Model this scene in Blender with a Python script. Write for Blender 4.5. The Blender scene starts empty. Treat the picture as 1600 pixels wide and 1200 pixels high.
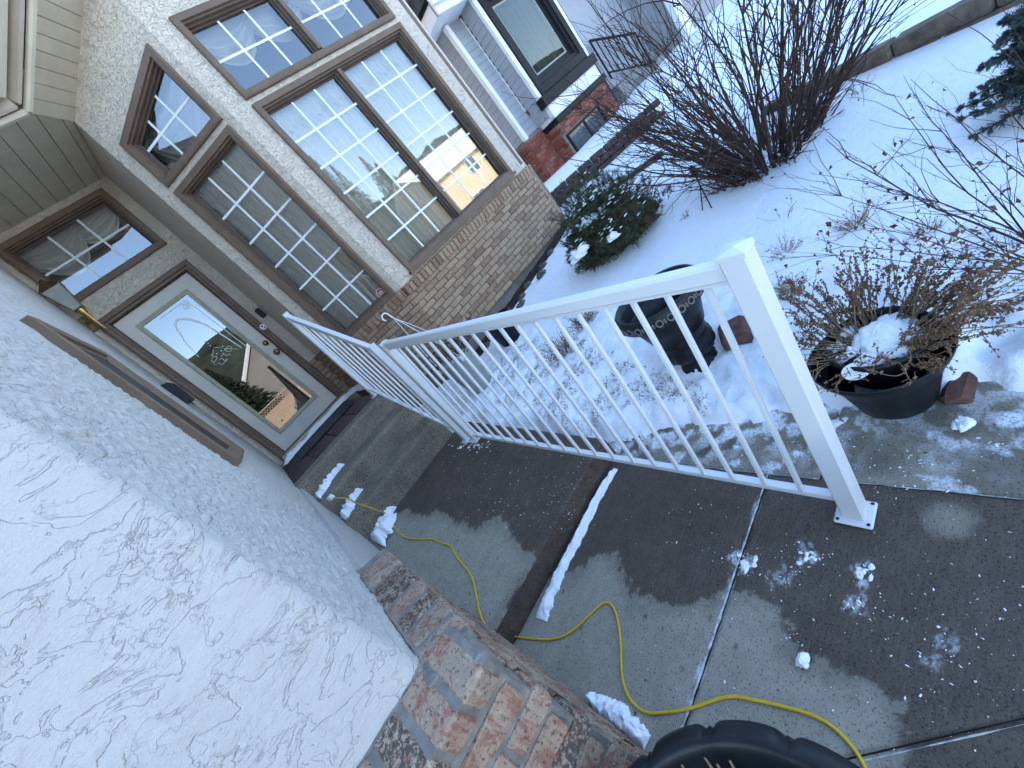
import bpy, math, random
import numpy as np
from mathutils import Vector, Matrix
from mathutils.geometry import tessellate_polygon
random.seed(7); rng = np.random.default_rng(7)
scene = bpy.context.scene
COL = scene.collection

# ------------------------------------------------------------------ camera
H = 1.362
R = np.array([[0.5389833221334717, -0.5371661595959819, -0.648806207928739],
              [-0.7333904045607168, 0.07957685192290988, -0.6751340897453686],
              [0.4142891417358586, 0.8397142618908786, -0.3510619110880903]])
F = 637.005
cd = bpy.data.cameras.new('camera'); cam = bpy.data.objects.new('camera', cd); COL.objects.link(cam)
cd.sensor_fit = 'HORIZONTAL'; cd.sensor_width = 36; cd.lens = F / 1600 * 36
cd.clip_start = 0.02; cd.clip_end = 2000
cm = Matrix(((R[0][0], -R[1][0], -R[2][0], 0), (R[0][1], -R[1][1], -R[2][1], 0), (R[0][2], -R[1][2], -R[2][2], H), (0, 0, 0, 1)))
cam.matrix_world = cm
scene.camera = cam

# ------------------------------------------------------------------ sky, sun, exposure
SUN_EL, SUN_AZ = math.radians(27), math.radians(28)      # azimuth from +Y towards +X
w = bpy.data.worlds.new('World'); scene.world = w; w.use_nodes = True
nt = w.node_tree; nt.nodes.clear()
sky = nt.nodes.new('ShaderNodeTexSky'); sky.sky_type = 'NISHITA'; sky.sun_disc = False
sky.sun_elevation = SUN_EL; sky.sun_rotation = SUN_AZ; sky.altitude = 1000; sky.air_density = 1.0; sky.dust_density = 0.25; sky.ozone_density = 1.25
bg = nt.nodes.new('ShaderNodeBackground'); bg.inputs[1].default_value = 0.15
wo = nt.nodes.new('ShaderNodeOutputWorld')
nt.links.new(sky.outputs[0], bg.inputs[0]); nt.links.new(bg.outputs[0], wo.inputs[0])
sd = bpy.data.lights.new('sun', 'SUN'); sd.energy = 3.6; sd.angle = math.radians(0.5); sd.color = (1.0, 0.93, 0.82)
so = bpy.data.objects.new('sun', sd); COL.objects.link(so)
sdir = Vector((math.sin(SUN_AZ) * math.cos(SUN_EL), math.cos(SUN_AZ) * math.cos(SUN_EL), math.sin(SUN_EL)))
so.rotation_euler = sdir.to_track_quat('Z', 'Y').to_euler(); so.location = (8, 30, 25)
vs = scene.view_settings
vs.view_transform = 'Standard'; vs.look = 'None'; vs.gamma = 1; vs.use_curve_mapping = False
vs.exposure = 2.65

# ------------------------------------------------------------------ pixel -> place helpers (surveying the photograph)
def ray(px, py):
    return R.T @ np.array([px - 800, py - 600, F])
def at_z(px, py, z):
    r = ray(px, py); t = (z - H) / r[2]; return np.array([r[0] * t, r[1] * t, z])
def at_y(px, py, y):
    r = ray(px, py); t = y / r[1]; return np.array([r[0] * t, y, H + r[2] * t])
def at_x(px, py, x):
    r = ray(px, py); t = x / r[0]; return np.array([x, r[1] * t, H + r[2] * t])

# ------------------------------------------------------------------ noise
_perm = np.concatenate([rng.permutation(256)] * 3)
_ga = rng.random(256) * 2 * np.pi
_gx, _gy = np.cos(_ga), np.sin(_ga)
def perlin(x, y):
    xi = np.floor(x).astype(int); yi = np.floor(y).astype(int); xf = x - xi; yf = y - yi
    xi &= 255; yi &= 255
    u = xf ** 3 * (xf * (xf * 6 - 15) + 10); v = yf ** 3 * (yf * (yf * 6 - 15) + 10)
    def g(ix, iy, dx, dy):
        h = _perm[_perm[ix & 255] + (iy & 255)]
        return _gx[h] * dx + _gy[h] * dy
    a = g(xi, yi, xf, yf); b = g(xi + 1, yi, xf - 1, yf); c = g(xi, yi + 1, xf, yf - 1); d = g(xi + 1, yi + 1, xf - 1, yf - 1)
    return (a + u * (b - a)) * (1 - v) + (c + u * (d - c)) * v
def fbm(x, y, o=4):
    s = 0; a = 1
    for i in range(o):
        s = s + a * perlin(x + 17.3 * i, y - 9.1 * i); x = x * 2.03; y = y * 2.03; a *= 0.5
    return s
def sstep(a, b, x):
    t = np.clip((x - a) / (b - a), 0, 1); return t * t * (3 - 2 * t)

# ------------------------------------------------------------------ materials
MATS = {}
def N(nt, t, **kw):
    n = nt.nodes.new(t)
    for k, v in kw.items(): setattr(n, k, v)
    return n
def base_mat(name, rough=0.6, metal=0.0, spec=0.22):
    m = bpy.data.materials.new(name); m.use_nodes = True; MATS[name] = m
    nt = m.node_tree; b = nt.nodes['Principled BSDF']
    b.inputs['Roughness'].default_value = rough; b.inputs['Metallic'].default_value = metal
    b.inputs['Specular IOR Level'].default_value = spec
    return m, nt, b
def coord(nt, kind='Position', scale=(1, 1, 1)):
    if kind == 'Position':
        src = N(nt, 'ShaderNodeNewGeometry').outputs['Position']
    else:
        src = N(nt, 'ShaderNodeTexCoord').outputs[kind]
    mp = N(nt, 'ShaderNodeMapping'); mp.inputs['Scale'].default_value = scale
    nt.links.new(src, mp.inputs['Vector']); return mp.outputs['Vector']
def noise(nt, vec, scale, detail=4, rough=0.6, dist=0.0):
    n = N(nt, 'ShaderNodeTexNoise'); n.inputs['Scale'].default_value = scale; n.inputs['Detail'].default_value = detail
    n.inputs['Roughness'].default_value = rough; n.inputs['Distortion'].default_value = dist
    nt.links.new(vec, n.inputs['Vector']); return n.outputs['Fac']
def ramp(nt, fac, stops):
    r = N(nt, 'ShaderNodeValToRGB'); e = r.color_ramp.elements
    while len(e) < len(stops): e.new(0.5)
    for i, (p, c) in enumerate(stops):
        e[i].position = p; e[i].color = (*c, 1) if len(c) == 3 else c
    nt.links.new(fac, r.inputs[0]); return r.outputs[0]
def mix(nt, fac, a, b, mode='MIX'):
    m = N(nt, 'ShaderNodeMix', data_type='RGBA', blend_type=mode)
    for inp, v in ((m.inputs[0], fac), (m.inputs[6], a), (m.inputs[7], b)):
        if isinstance(v, (int, float)): inp.default_value = v
        elif isinstance(v, tuple): inp.default_value = (*v, 1)
        else: nt.links.new(v, inp)
    return m.outputs[2]
def bump(nt, b, h, strength=0.5, dist=0.01, prev=None):
    n = N(nt, 'ShaderNodeBump'); n.inputs['Strength'].default_value = strength; n.inputs['Distance'].default_value = dist
    nt.links.new(h, n.inputs['Height'])
    if prev is not None: nt.links.new(prev, n.inputs['Normal'])
    nt.links.new(n.outputs[0], b.inputs['Normal']); return n.outputs[0]
def simple(name, col, rough=0.55, var=0.12, vscale=12, bstr=0.15, bscale=120, bdist=0.002, metal=0, kind='Object', spec=0.22):
    m, nt, b = base_mat(name, rough, metal, spec)
    v = coord(nt, kind)
    f = noise(nt, v, vscale, 5)
    lo = tuple(c * (1 - var * 1.6) for c in col); hi = tuple(min(1, c * (1 + var)) for c in col)
    nt.links.new(ramp(nt, f, [(0.3, lo), (0.7, hi)]), b.inputs['Base Color'])
    if bstr: bump(nt, b, noise(nt, v, bscale, 3), bstr, bdist)
    return m

def make_materials():
    # stucco with a knocked-down skip trowel relief: thin crease lines where skims overlap, sandy between
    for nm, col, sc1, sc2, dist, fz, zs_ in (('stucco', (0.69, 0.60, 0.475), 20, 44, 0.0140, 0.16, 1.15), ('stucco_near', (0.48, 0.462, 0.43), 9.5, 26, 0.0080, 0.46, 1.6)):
        m, nt, b = base_mat(nm, 0.85, 0, 0.25)
        v = coord(nt, 'Position', (1, 1, zs_))
        plate = ramp(nt, noise(nt, v, sc1, 5, 0.58, 0.7), [(0.49, (0, 0, 0)), (0.505, (1, 1, 1))])
        plate2 = ramp(nt, noise(nt, v, sc2, 5, 0.58, 0.7), [(0.51, (0, 0, 0)), (0.535, (1, 1, 1))])
        mask = ramp(nt, noise(nt, v, 3.3, 3), [(0.44, (0.0, 0.0, 0.0)), (0.58, (1, 1, 1))]) if nm == 'stucco_near' else (0.8, 0.8, 0.8)
        p2 = mix(nt, 1.0, plate2, mask, 'MULTIPLY')
        hh = mix(nt, 0.42, plate, p2); fine = mix(nt, 0.45, noise(nt, v, 75, 4, 0.6), noise(nt, v, 210, 3, 0.6))
        bump(nt, b, mix(nt, fz, hh, fine), 1.0, dist)
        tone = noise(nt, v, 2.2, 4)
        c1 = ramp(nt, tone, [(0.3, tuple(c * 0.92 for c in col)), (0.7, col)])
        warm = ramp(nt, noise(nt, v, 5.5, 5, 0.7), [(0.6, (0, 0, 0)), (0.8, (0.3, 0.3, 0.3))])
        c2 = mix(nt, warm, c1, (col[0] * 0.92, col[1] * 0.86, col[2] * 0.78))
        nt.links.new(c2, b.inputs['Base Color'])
    # bricks
    m, nt, b = base_mat('brick', 0.85, 0, 0.25)
    oi = N(nt, 'ShaderNodeObjectInfo'); v = coord(nt, 'Object')
    va = N(nt, 'ShaderNodeVectorMath', operation='ADD'); sc = N(nt, 'ShaderNodeVectorMath', operation='SCALE')
    cmb = N(nt, 'ShaderNodeCombineXYZ'); nt.links.new(oi.outputs['Random'], cmb.inputs[0]); nt.links.new(oi.outputs['Random'], cmb.inputs[1])
    nt.links.new(cmb.outputs[0], sc.inputs[0]); sc.inputs['Scale'].default_value = 37
    nt.links.new(v, va.inputs[0]); nt.links.new(sc.outputs[0], va.inputs[1]); v = va.outputs[0]
    body = ramp(nt, oi.outputs['Random'], [(0.0, (0.22, 0.125, 0.078)), (0.12, (0.31, 0.195, 0.12)), (0.4, (0.38, 0.268, 0.17)), (0.65, (0.345, 0.24, 0.155)), (0.85, (0.32, 0.20, 0.125)), (1.0, (0.21, 0.135, 0.088))])
    sp = noise(nt, v, 75, 4, 0.75)
    c = mix(nt, ramp(nt, sp, [(0.32, (1, 1, 1)), (0.46, (0, 0, 0))]), body, (0.15, 0.108, 0.078))
    c = mix(nt, ramp(nt, noise(nt, v, 30, 4, 0.7), [(0.52, (0, 0, 0)), (0.66, (0.55, 0.55, 0.55))]), c, (0.43, 0.34, 0.25))
    nt.links.new(c, b.inputs['Base Color']); bump(nt, b, sp, 0.6, 0.004)
    m, nt, b = base_mat('brick_near', 0.85, 0, 0.25)
    oi = N(nt, 'ShaderNodeObjectInfo'); v0 = coord(nt, 'Object', (1, 1, 1))
    va = N(nt, 'ShaderNodeVectorMath', operation='ADD'); sc = N(nt, 'ShaderNodeVectorMath', operation='SCALE')
    cmb = N(nt, 'ShaderNodeCombineXYZ'); nt.links.new(oi.outputs['Random'], cmb.inputs[0]); nt.links.new(oi.outputs['Random'], cmb.inputs[2])
    nt.links.new(cmb.outputs[0], sc.inputs[0]); sc.inputs['Scale'].default_value = 53
    nt.links.new(v0, va.inputs[0]); nt.links.new(sc.outputs[0], va.inputs[1]); v = va.outputs[0]
    mp = N(nt, 'ShaderNodeMapping'); mp.inputs['Scale'].default_value = (1, 1, 0.3); nt.links.new(v, mp.inputs[0])
    body = ramp(nt, oi.outputs['Random'], [(0, (0.35, 0.255, 0.18)), (0.3, (0.32, 0.215, 0.15)), (0.6, (0.38, 0.29, 0.21)), (1, (0.27, 0.20, 0.145))])
    red = ramp(nt, noise(nt, mp.outputs[0], 34, 4, 0.65, 0.5), [(0.50, (0, 0, 0)), (0.58, (0.95, 0.95, 0.95))])
    c = mix(nt, red, body, (0.27, 0.125, 0.085))
    cream = ramp(nt, noise(nt, mp.outputs[0], 22, 5, 0.7, 0.8), [(0.56, (0, 0, 0)), (0.66, (0.8, 0.8, 0.8))])
    c = mix(nt, cream, c, (0.42, 0.34, 0.25))
    pit = noise(nt, v, 110, 4, 0.7)
    dk = N(nt, 'ShaderNodeMath', operation='GREATER_THAN'); fr_ = N(nt, 'ShaderNodeMath', operation='FRACT'); mu_ = N(nt, 'ShaderNodeMath', operation='MULTIPLY'); mu_.inputs[1].default_value = 7.31; nt.links.new(oi.outputs['Random'], mu_.inputs[0]); nt.links.new(mu_.outputs[0], fr_.inputs[0]); nt.links.new(fr_.outputs[0], dk.inputs[0]); dk.inputs[1].default_value = 0.72
    c = mix(nt, ramp(nt, pit, [(0.36, (1, 1, 1)), (0.46, (0, 0, 0))]), c, (0.10, 0.075, 0.06))
    c = mix(nt, mix(nt, 1.0, dk.outputs[0], ramp(nt, noise(nt, v, 85, 4, 0.75), [(0.47, (1, 1, 1)), (0.54, (0, 0, 0))]), 'MULTIPLY'), c, (0.085, 0.066, 0.052))
    nt.links.new(c, b.inputs['Base Color']); bump(nt, b, mix(nt, 0.5, pit, noise(nt, mp.outputs[0], 40, 4)), 0.8, 0.006)
    simple('mortar', (0.215, 0.195, 0.168), 0.9, 0.2, 30, 0.6, 220, 0.003, kind='Position')
    simple('joint_grit', (0.46, 0.46, 0.46), 0.9, 0.45, 40, 0.6, 220, 0.003, kind='Position')
    simple('mortar_dark', (0.185, 0.145, 0.105), 0.9, 0.2, 30, 0.6, 220, 0.003, kind='Position')
    # concrete: dry / wet from the 'wet' stain attribute, 'film' = thin trodden snow
    m, nt, b = base_mat('concrete', 0.8)
    v = coord(nt, 'Position'); at = N(nt, 'ShaderNodeAttribute', attribute_name='wet'); af = N(nt, 'ShaderNodeAttribute', attribute_name='film')
    agg = noise(nt, v, 150, 4, 0.75); blot = noise(nt, v, 7, 6, 0.65); blot2 = noise(nt, v, 24, 5, 0.7)
    vb = N(nt, 'ShaderNodeMapping'); vb.inputs['Rotation'].default_value = (0, 0, 0.5); vb.inputs['Scale'].default_value = (14, 160, 14)
    nt.links.new(N(nt, 'ShaderNodeNewGeometry').outputs['Position'], vb.inputs[0]); brush = noise(nt, vb.outputs[0], 1.0, 4, 0.7)
    bl = mix(nt, 0.5, blot, blot2)
    dry = mix(nt, ramp(nt, agg, [(0.36, (1, 1, 1)), (0.45, (0, 0, 0))]), ramp(nt, bl, [(0.3, (0.25, 0.222, 0.172)), (0.7, (0.38, 0.342, 0.27))]), (0.10, 0.087, 0.067))
    wet = mix(nt, ramp(nt, agg, [(0.36, (1, 1, 1)), (0.48, (0, 0, 0))]), ramp(nt, bl, [(0.32, (0.062, 0.046, 0.034)), (0.68, (0.122, 0.094, 0.071))]), (0.018, 0.0135, 0.010))
    wet = mix(nt, ramp(nt, brush, [(0.45, (0, 0, 0)), (0.75, (0.55, 0.55, 0.55))]), wet, (0.15, 0.115, 0.086))
    wet = mix(nt, ramp(nt, noise(nt, v, 300, 2), [(0.68, (0, 0, 0)), (0.72, (1, 1, 1))]), wet, (0.26, 0.235, 0.2))
    dry = mix(nt, ramp(nt, noise(nt, v, 34, 2, 0.4), [(0.72, (0, 0, 0)), (0.75, (1, 1, 1))]), dry, (0.09, 0.082, 0.07))
    pit = ramp(nt, noise(nt, v, 95, 2, 0.5), [(0.27, (1, 1, 1)), (0.33, (0, 0, 0))])
    c = mix(nt, at.outputs['Fac'], dry, wet); c = mix(nt, mix(nt, 0.75, (0, 0, 0), pit), c, (0.03, 0.025, 0.02))
    fm = N(nt, 'ShaderNodeMath', operation='MULTIPLY'); fm.use_clamp = True; nt.links.new(af.outputs['Fac'], fm.inputs[0])
    nt.links.new(ramp(nt, mix(nt, 0.5, noise(nt, v, 55, 5, 0.75), agg), [(0.40, (0.15, 0.15, 0.15)), (0.54, (1, 1, 1))]), fm.inputs[1])
    nt.links.new(mix(nt, fm.outputs[0], c, (0.78, 0.8, 0.83)), b.inputs['Base Color'])
    rr = N(nt, 'ShaderNodeMapRange'); rr.inputs['To Min'].default_value = 0.85; rr.inputs['To Max'].default_value = 0.6
    nt.links.new(at.outputs['Fac'], rr.inputs[0]); nt.links.new(rr.outputs[0], b.inputs['Roughness'])
    bump(nt, b, mix(nt, 0.45, agg, mix(nt, 0.5, noise(nt, v, 60, 4), brush)), 0.5, 0.003)
    # exposed aggregate steps
    m, nt, b = base_mat('step_concrete', 0.75)
    v = coord(nt, 'Position'); agg = noise(nt, v, 130, 3, 0.7); blot = noise(nt, v, 6, 6, 0.65)
    c = ramp(nt, blot, [(0.3, (0.17, 0.135, 0.10)), (0.7, (0.30, 0.245, 0.185))])
    c = mix(nt, ramp(nt, agg, [(0.36, (1, 1, 1)), (0.5, (0, 0, 0))]), c, (0.05, 0.045, 0.04))
    c = mix(nt, ramp(nt, noise(nt, v, 170, 2), [(0.62, (0, 0, 0)), (0.7, (1, 1, 1))]), c, (0.32, 0.29, 0.25))
    nt.links.new(c, b.inputs['Base Color']); bump(nt, b, agg, 0.7, 0.005)
    # snow
    m, nt, b = base_mat('snow', 0.65, 0, 0.3)
    v = coord(nt, 'Position')
    nt.links.new(ramp(nt, noise(nt, v, 3, 5), [(0.3, (0.85, 0.88, 0.91)), (0.7, (0.92, 0.94, 0.96))]), b.inputs['Base Color'])
    p = bump(nt, b, noise(nt, v, 26, 6, 0.65), 0.45, 0.025); bump(nt, b, noise(nt, v, 190, 3), 0.35, 0.003, p)
    m, nt, b = base_mat('snow_ground', 0.7, 0, 0.3)
    v = coord(nt, 'Position')
    nt.links.new(ramp(nt, noise(nt, v, 0.4, 6), [(0.35, (0.70, 0.71, 0.73)), (0.65, (0.85, 0.86, 0.88))]), b.inputs['Base Color'])
    # vinyl, aluminium
    simple('white_aluminium', (0.66, 0.67, 0.67), 0.32, 0.02, 3, 0.02, 200, 0.0005)
    simple('taupe_trim', (0.165, 0.113, 0.077), 0.45, 0.12, 8, 0.08, 90, 0.001, kind='Position')
    simple('brown_sash', (0.105, 0.072, 0.052), 0.5, 0.12, 8, 0.08, 90, 0.001, kind='Position')
    simple('muntin_white', (0.80, 0.82, 0.80), 0.4, 0.03, 8, 0, kind='Position')
    simple('door_paint', (0.64, 0.595, 0.51), 0.42, 0.05, 4, 0.06, 160, 0.0008, kind='Position')
    simple('lite_frame', (0.42, 0.40, 0.28), 0.5, 0.08, 8, 0.06, 160, 0.0008, kind='Position')
    simple('frost', (0.86, 0.88, 0.9), 0.7, 0.02, 20, 0)
    simple('brass', (0.55, 0.36, 0.12), 0.3, 0.2, 20, 0.1, 90, 0.001, metal=1)
    simple('aged_brass', (0.28, 0.19, 0.09), 0.42, 0.3, 20, 0.15, 90, 0.001, metal=0.9)
    simple('black_plastic', (0.011, 0.012, 0.014), 0.42, 0.25, 12, 0.12, 160, 0.001, spec=0.3)
    simple('black_metal', (0.009, 0.009, 0.010), 0.6, 0.2, 12, 0.1, 100, 0.001, spec=0.2)
    simple('white_plastic', (0.8, 0.81, 0.82), 0.4, 0.04, 12, 0.03, 100, 0.001)
    simple('grey_plastic', (0.30, 0.32, 0.29), 0.5, 0.1, 12, 0.05, 100, 0.001)
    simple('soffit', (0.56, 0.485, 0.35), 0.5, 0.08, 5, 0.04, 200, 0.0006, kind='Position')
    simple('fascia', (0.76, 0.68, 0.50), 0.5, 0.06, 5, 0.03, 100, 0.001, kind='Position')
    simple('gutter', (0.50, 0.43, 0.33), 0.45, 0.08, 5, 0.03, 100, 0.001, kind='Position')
    simple('interior', (0.10, 0.09, 0.08), 0.9, 0.1, 2, 0, kind='Position')
    simple('shingle', (0.055, 0.055, 0.06), 0.9, 0.3, 9, 0.5, 60, 0.01, kind='Position')
    simple('yellow_cord', (0.62, 0.42, 0.03), 0.42, 0.06, 30, 0.05, 300, 0.0005, kind='Position')
    simple('bark', (0.060, 0.036, 0.028), 0.8, 0.35, 25, 0.5, 180, 0.002, kind='Position')
    simple('bark_grey', (0.10, 0.075, 0.058), 0.8, 0.35, 25, 0.5, 180, 0.002, kind='Position')
    simple('dry_stem', (0.27, 0.185, 0.105), 0.8, 0.35, 40, 0.3, 180, 0.001, kind='Position')
    simple('dry_seed', (0.17, 0.10, 0.06), 0.85, 0.4, 60, 0.3, 180, 0.001, kind='Position')
    simple('dry_leaf', (0.13, 0.06, 0.03), 0.7, 0.5, 30, 0.3, 120, 0.001, kind='Position')
    simple('dry_grass', (0.30, 0.24, 0.13), 0.8, 0.35, 40, 0.2, 100, 0.001, kind='Position')
    simple('needle', (0.075, 0.105, 0.046), 0.6, 0.45, 16, 0.2, 100, 0.001, kind='Position')
    simple('conifer', (0.022, 0.032, 0.018), 0.7, 0.4, 1.5, 0, kind='Position')
    simple('needle_blue', (0.07, 0.105, 0.098), 0.6, 0.4, 14, 0.2, 100, 0.001, kind='Position')
    simple('weathered_wood', (0.155, 0.115, 0.085), 0.85, 0.35, 14, 0.6, 60, 0.004, kind='Object')
    simple('paver_red', (0.15, 0.075, 0.058), 0.85, 0.3, 18, 0.5, 110, 0.004)
    simple('retaining_block', (0.088, 0.058, 0.055), 0.85, 0.35, 16, 0.6, 80, 0.005)
    simple('rock', (0.13, 0.115, 0.10), 0.85, 0.4, 9, 0.6, 40, 0.008)
    simple('foundation', (0.19, 0.165, 0.14), 0.9, 0.2, 6, 0.4, 90, 0.003, kind='Position')
    simple('soil', (0.035, 0.027, 0.02), 0.95, 0.4, 30, 0.8, 90, 0.006)
    simple('neighbour_curtain', (0.11, 0.135, 0.125), 0.9, 0.1, 3, 0, kind='Position')
    simple('siding', (0.35, 0.36, 0.38), 0.55, 0.05, 3, 0.05, 60, 0.001, kind='Position')
    simple('neighbour_white', (0.74, 0.75, 0.76), 0.5, 0.04, 4, 0.04, 60, 0.001, kind='Position')
    simple('neighbour_stucco', (0.30, 0.305, 0.315), 0.85, 0.08, 5, 0.4, 60, 0.004, kind='Position')
    simple('neighbour_concrete', (0.25, 0.245, 0.225), 0.85, 0.2, 6, 0.4, 90, 0.003, kind='Position')
    simple('yellow_siding', (0.62, 0.49, 0.31), 0.7, 0.06, 0.8, 0.1, 30, 0.004, kind='Position')
    simple('house_grey', (0.20, 0.19, 0.18), 0.7, 0.1, 0.8, 0.1, 30, 0.004, kind='Position')
    simple('lattice_wood', (0.42, 0.31, 0.22), 0.75, 0.1, 5, 0.1, 30, 0.004, kind='Position')
    simple('asphalt', (0.05, 0.05, 0.052), 0.9, 0.3, 2, 0.3, 60, 0.004, kind='Position')
    simple('red_vinyl', (0.32, 0.012, 0.03), 0.4, 0.05, 20, 0)
    simple('hill_green', (0.035, 0.045, 0.028), 0.9, 0.5, 0.12, 0, kind='Position')
    # neighbour brick, too small to pick apart in the side return
    m, nt, b = base_mat('red_brick', 0.85)
    oi = N(nt, 'ShaderNodeObjectInfo')
    body = ramp(nt, oi.outputs['Random'], [(0, (0.16, 0.038, 0.028)), (0.35, (0.27, 0.065, 0.042)), (0.7, (0.29, 0.115, 0.078)), (1, (0.12, 0.042, 0.034))])
    v = coord(nt, 'Object'); nt.links.new(mix(nt, ramp(nt, noise(nt, v, 40, 4), [(0.5, (0, 0, 0)), (0.75, (0.4, 0.4, 0.4))]), body, (0.30, 0.2, 0.16), 'MIX'), b.inputs['Base Color'])
    # glass: reflection over a see-through pane
    for nm, ior, tint in (('glass_thin', 1.6, (0.7, 0.76, 0.74)), ('glass', 2.4, (0.88, 0.92, 0.91)), ('glass_door', 2.3, (0.4, 0.42, 0.42))):
        m = bpy.data.materials.new(nm); m.use_nodes = True; MATS[nm] = m; nt = m.node_tree; nt.nodes.clear()
        o = N(nt, 'ShaderNodeOutputMaterial'); mx = N(nt, 'ShaderNodeMixShader'); tr = N(nt, 'ShaderNodeBsdfTransparent'); gl = N(nt, 'ShaderNodeBsdfGlossy')
        fr = N(nt, 'ShaderNodeFresnel'); fr.inputs[0].default_value = ior
        tr.inputs[0].default_value = (*tint, 1); gl.inputs['Roughness'].default_value = 0.0; gl.inputs[0].default_value = (1, 1, 1, 1)
        nt.links.new(fr.outputs[0], mx.inputs[0]); nt.links.new(tr.outputs[0], mx.inputs[1]); nt.links.new(gl.outputs[0], mx.inputs[2]); nt.links.new(mx.outputs[0], o.inputs[0])
    # sheer curtain
    m = bpy.data.materials.new('curtain'); m.use_nodes = True; MATS['curtain'] = m; nt = m.node_tree; b = nt.nodes['Principled BSDF']
    b.inputs['Base Color'].default_value = (0.80, 0.78, 0.72, 1); b.inputs['Roughness'].default_value = 0.9
    m = bpy.data.materials.new('drape'); m.use_nodes = True; MATS['drape'] = m; nt = m.node_tree; b = nt.nodes['Principled BSDF']
    b.inputs['Base Color'].default_value = (0.75, 0.73, 0.69, 1); b.inputs['Roughness'].default_value = 0.8
make_materials()

# ------------------------------------------------------------------ object helpers
def tag(o, label=None, cat=None, group=None, kind=None):
    for k, v in (('label', label), ('category', cat), ('group', group), ('kind', kind)):
        if v: o[k] = v
    return o
WM = {}
def place(o, parent, M):
    COL.objects.link(o); WM[o] = M
    if parent is not None:
        o.parent = parent; o.matrix_parent_inverse = WM[parent].inverted()
    o.matrix_basis = M
    return o
def empty(name, loc, label=None, cat=None, group=None):
    o = bpy.data.objects.new(name, None); o.empty_display_size = 0.1
    place(o, None, Matrix.Translation(Vector(loc))); return tag(o, label, cat, group)
def inst(name, mesh, parent, M):
    return place(bpy.data.objects.new(name, mesh), parent, M)
def frame(o, x, y, z):
    return Matrix(((x[0], y[0], z[0], o[0]), (x[1], y[1], z[1], o[1]), (x[2], y[2], z[2], o[2]), (0, 0, 0, 1)))
def nrm(v):
    v = np.array(v, float); return v / np.linalg.norm(v)

class MB:
    def __init__(s): s.v = []; s.f = []; s.n = 0
    def add(s, verts, faces):
        s.v.append(np.asarray(verts, float).reshape(-1, 3)); k = s.n
        s.f.extend([tuple(i + k for i in f) for f in faces]); s.n += len(s.v[-1]); return s
    def box(s, c, size, ax=None, ch=0.0):
        v, f = cbox(size, ch); v = np.array(v)
        if ax is not None: v = v @ np.array(ax, float)
        return s.add(v + np.array(c, float), f)
    def poly(s, pts, flip=False):
        f = list(range(len(pts)))
        return s.add(pts, [f[::-1] if flip else f])
    def holes(s, outer, holes=()):
        loops = [[Vector(p) for p in outer]] + [[Vector(p) for p in h] for h in holes]
        tri = tessellate_polygon(loops); pts = [p for l in loops for p in l]
        return s.add([tuple(p) for p in pts], [tuple(t) for t in tri])
    def tube(s, path, rad, sides=5, cap=True):
        P = np.array(path, float); n = len(P)
        r = np.full(n, rad) if np.isscalar(rad) else np.array(rad, float)
        T = np.gradient(P, axis=0); T /= np.maximum(np.linalg.norm(T, axis=1, keepdims=True), 1e-9)
        up = np.array([0, 0, 1.0]) if abs(T[0][2]) < 0.9 else np.array([1.0, 0, 0])
        vs = []
        for i in range(n):
            a = np.cross(T[i], up); a /= max(np.linalg.norm(a), 1e-9); b = np.cross(a, T[i]); up = b
            for k in range(sides):
                t = 2 * math.pi * k / sides; vs.append(P[i] + r[i] * (math.cos(t) * a + math.sin(t) * b))
        fs = []
        for i in range(n - 1):
            for k in range(sides):
                k2 = (k + 1) % sides; fs.append((i * sides + k, i * sides + k2, (i + 1) * sides + k2, (i + 1) * sides + k))
        if cap: fs.append(tuple(range(sides))[::-1]); fs.append(tuple((n - 1) * sides + k for k in range(sides)))
        return s.add(vs, fs)
    def lathe(s, prof, c, seg=32, mod=None, cap0=False, cap1=False):
        vs = []
        for j, (r, z) in enumerate(prof):
            for k in range(seg):
                t = 2 * math.pi * k / seg; rr = r * (mod(t, j) if mod else 1)
                vs.append((c[0] + rr * math.cos(t), c[1] + rr * math.sin(t), c[2] + z))
        fs = []
        for j in range(len(prof) - 1):
            for k in range(seg):
                k2 = (k + 1) % seg; fs.append((j * seg + k, j * seg + k2, (j + 1) * seg + k2, (j + 1) * seg + k))
        if cap0: fs.append(tuple(range(seg))[::-1])
        if cap1: fs.append(tuple((len(prof) - 1) * seg + k for k in range(seg)))
        return s.add(vs, fs)
    def grid(s, P):
        P = np.asarray(P, float); a, b = P.shape[:2]
        fs = [(i * b + j, i * b + j + 1, (i + 1) * b + j + 1, (i + 1) * b + j) for i in range(a - 1) for j in range(b - 1)]
        return s.add(P.reshape(-1, 3), fs)
    def mesh(s, name, mat, smooth=False, centre=None):
        V = np.concatenate(s.v) if s.v else np.zeros((0, 3))
        c = (V.min(0) + V.max(0)) / 2 if centre is None else np.array(centre, float)
        me = bpy.data.meshes.new(name); me.from_pydata((V - c).tolist(), [], s.f); me.validate()
        me.materials.append(MATS[mat])
        if smooth: me.polygons.foreach_set('use_smooth', [True] * len(me.polygons))
        me.update(); return me, c
    def build(s, name, mat, parent=None, smooth=False, base=False):
        c0 = None
        if base:
            V = np.concatenate(s.v); c0 = (V.min(0) + V.max(0)) / 2; c0[2] = V[:, 2].min()
        me, c = s.mesh(name, mat, smooth, c0)
        return inst(name, me, parent, Matrix.Translation(Vector(c)))

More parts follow.
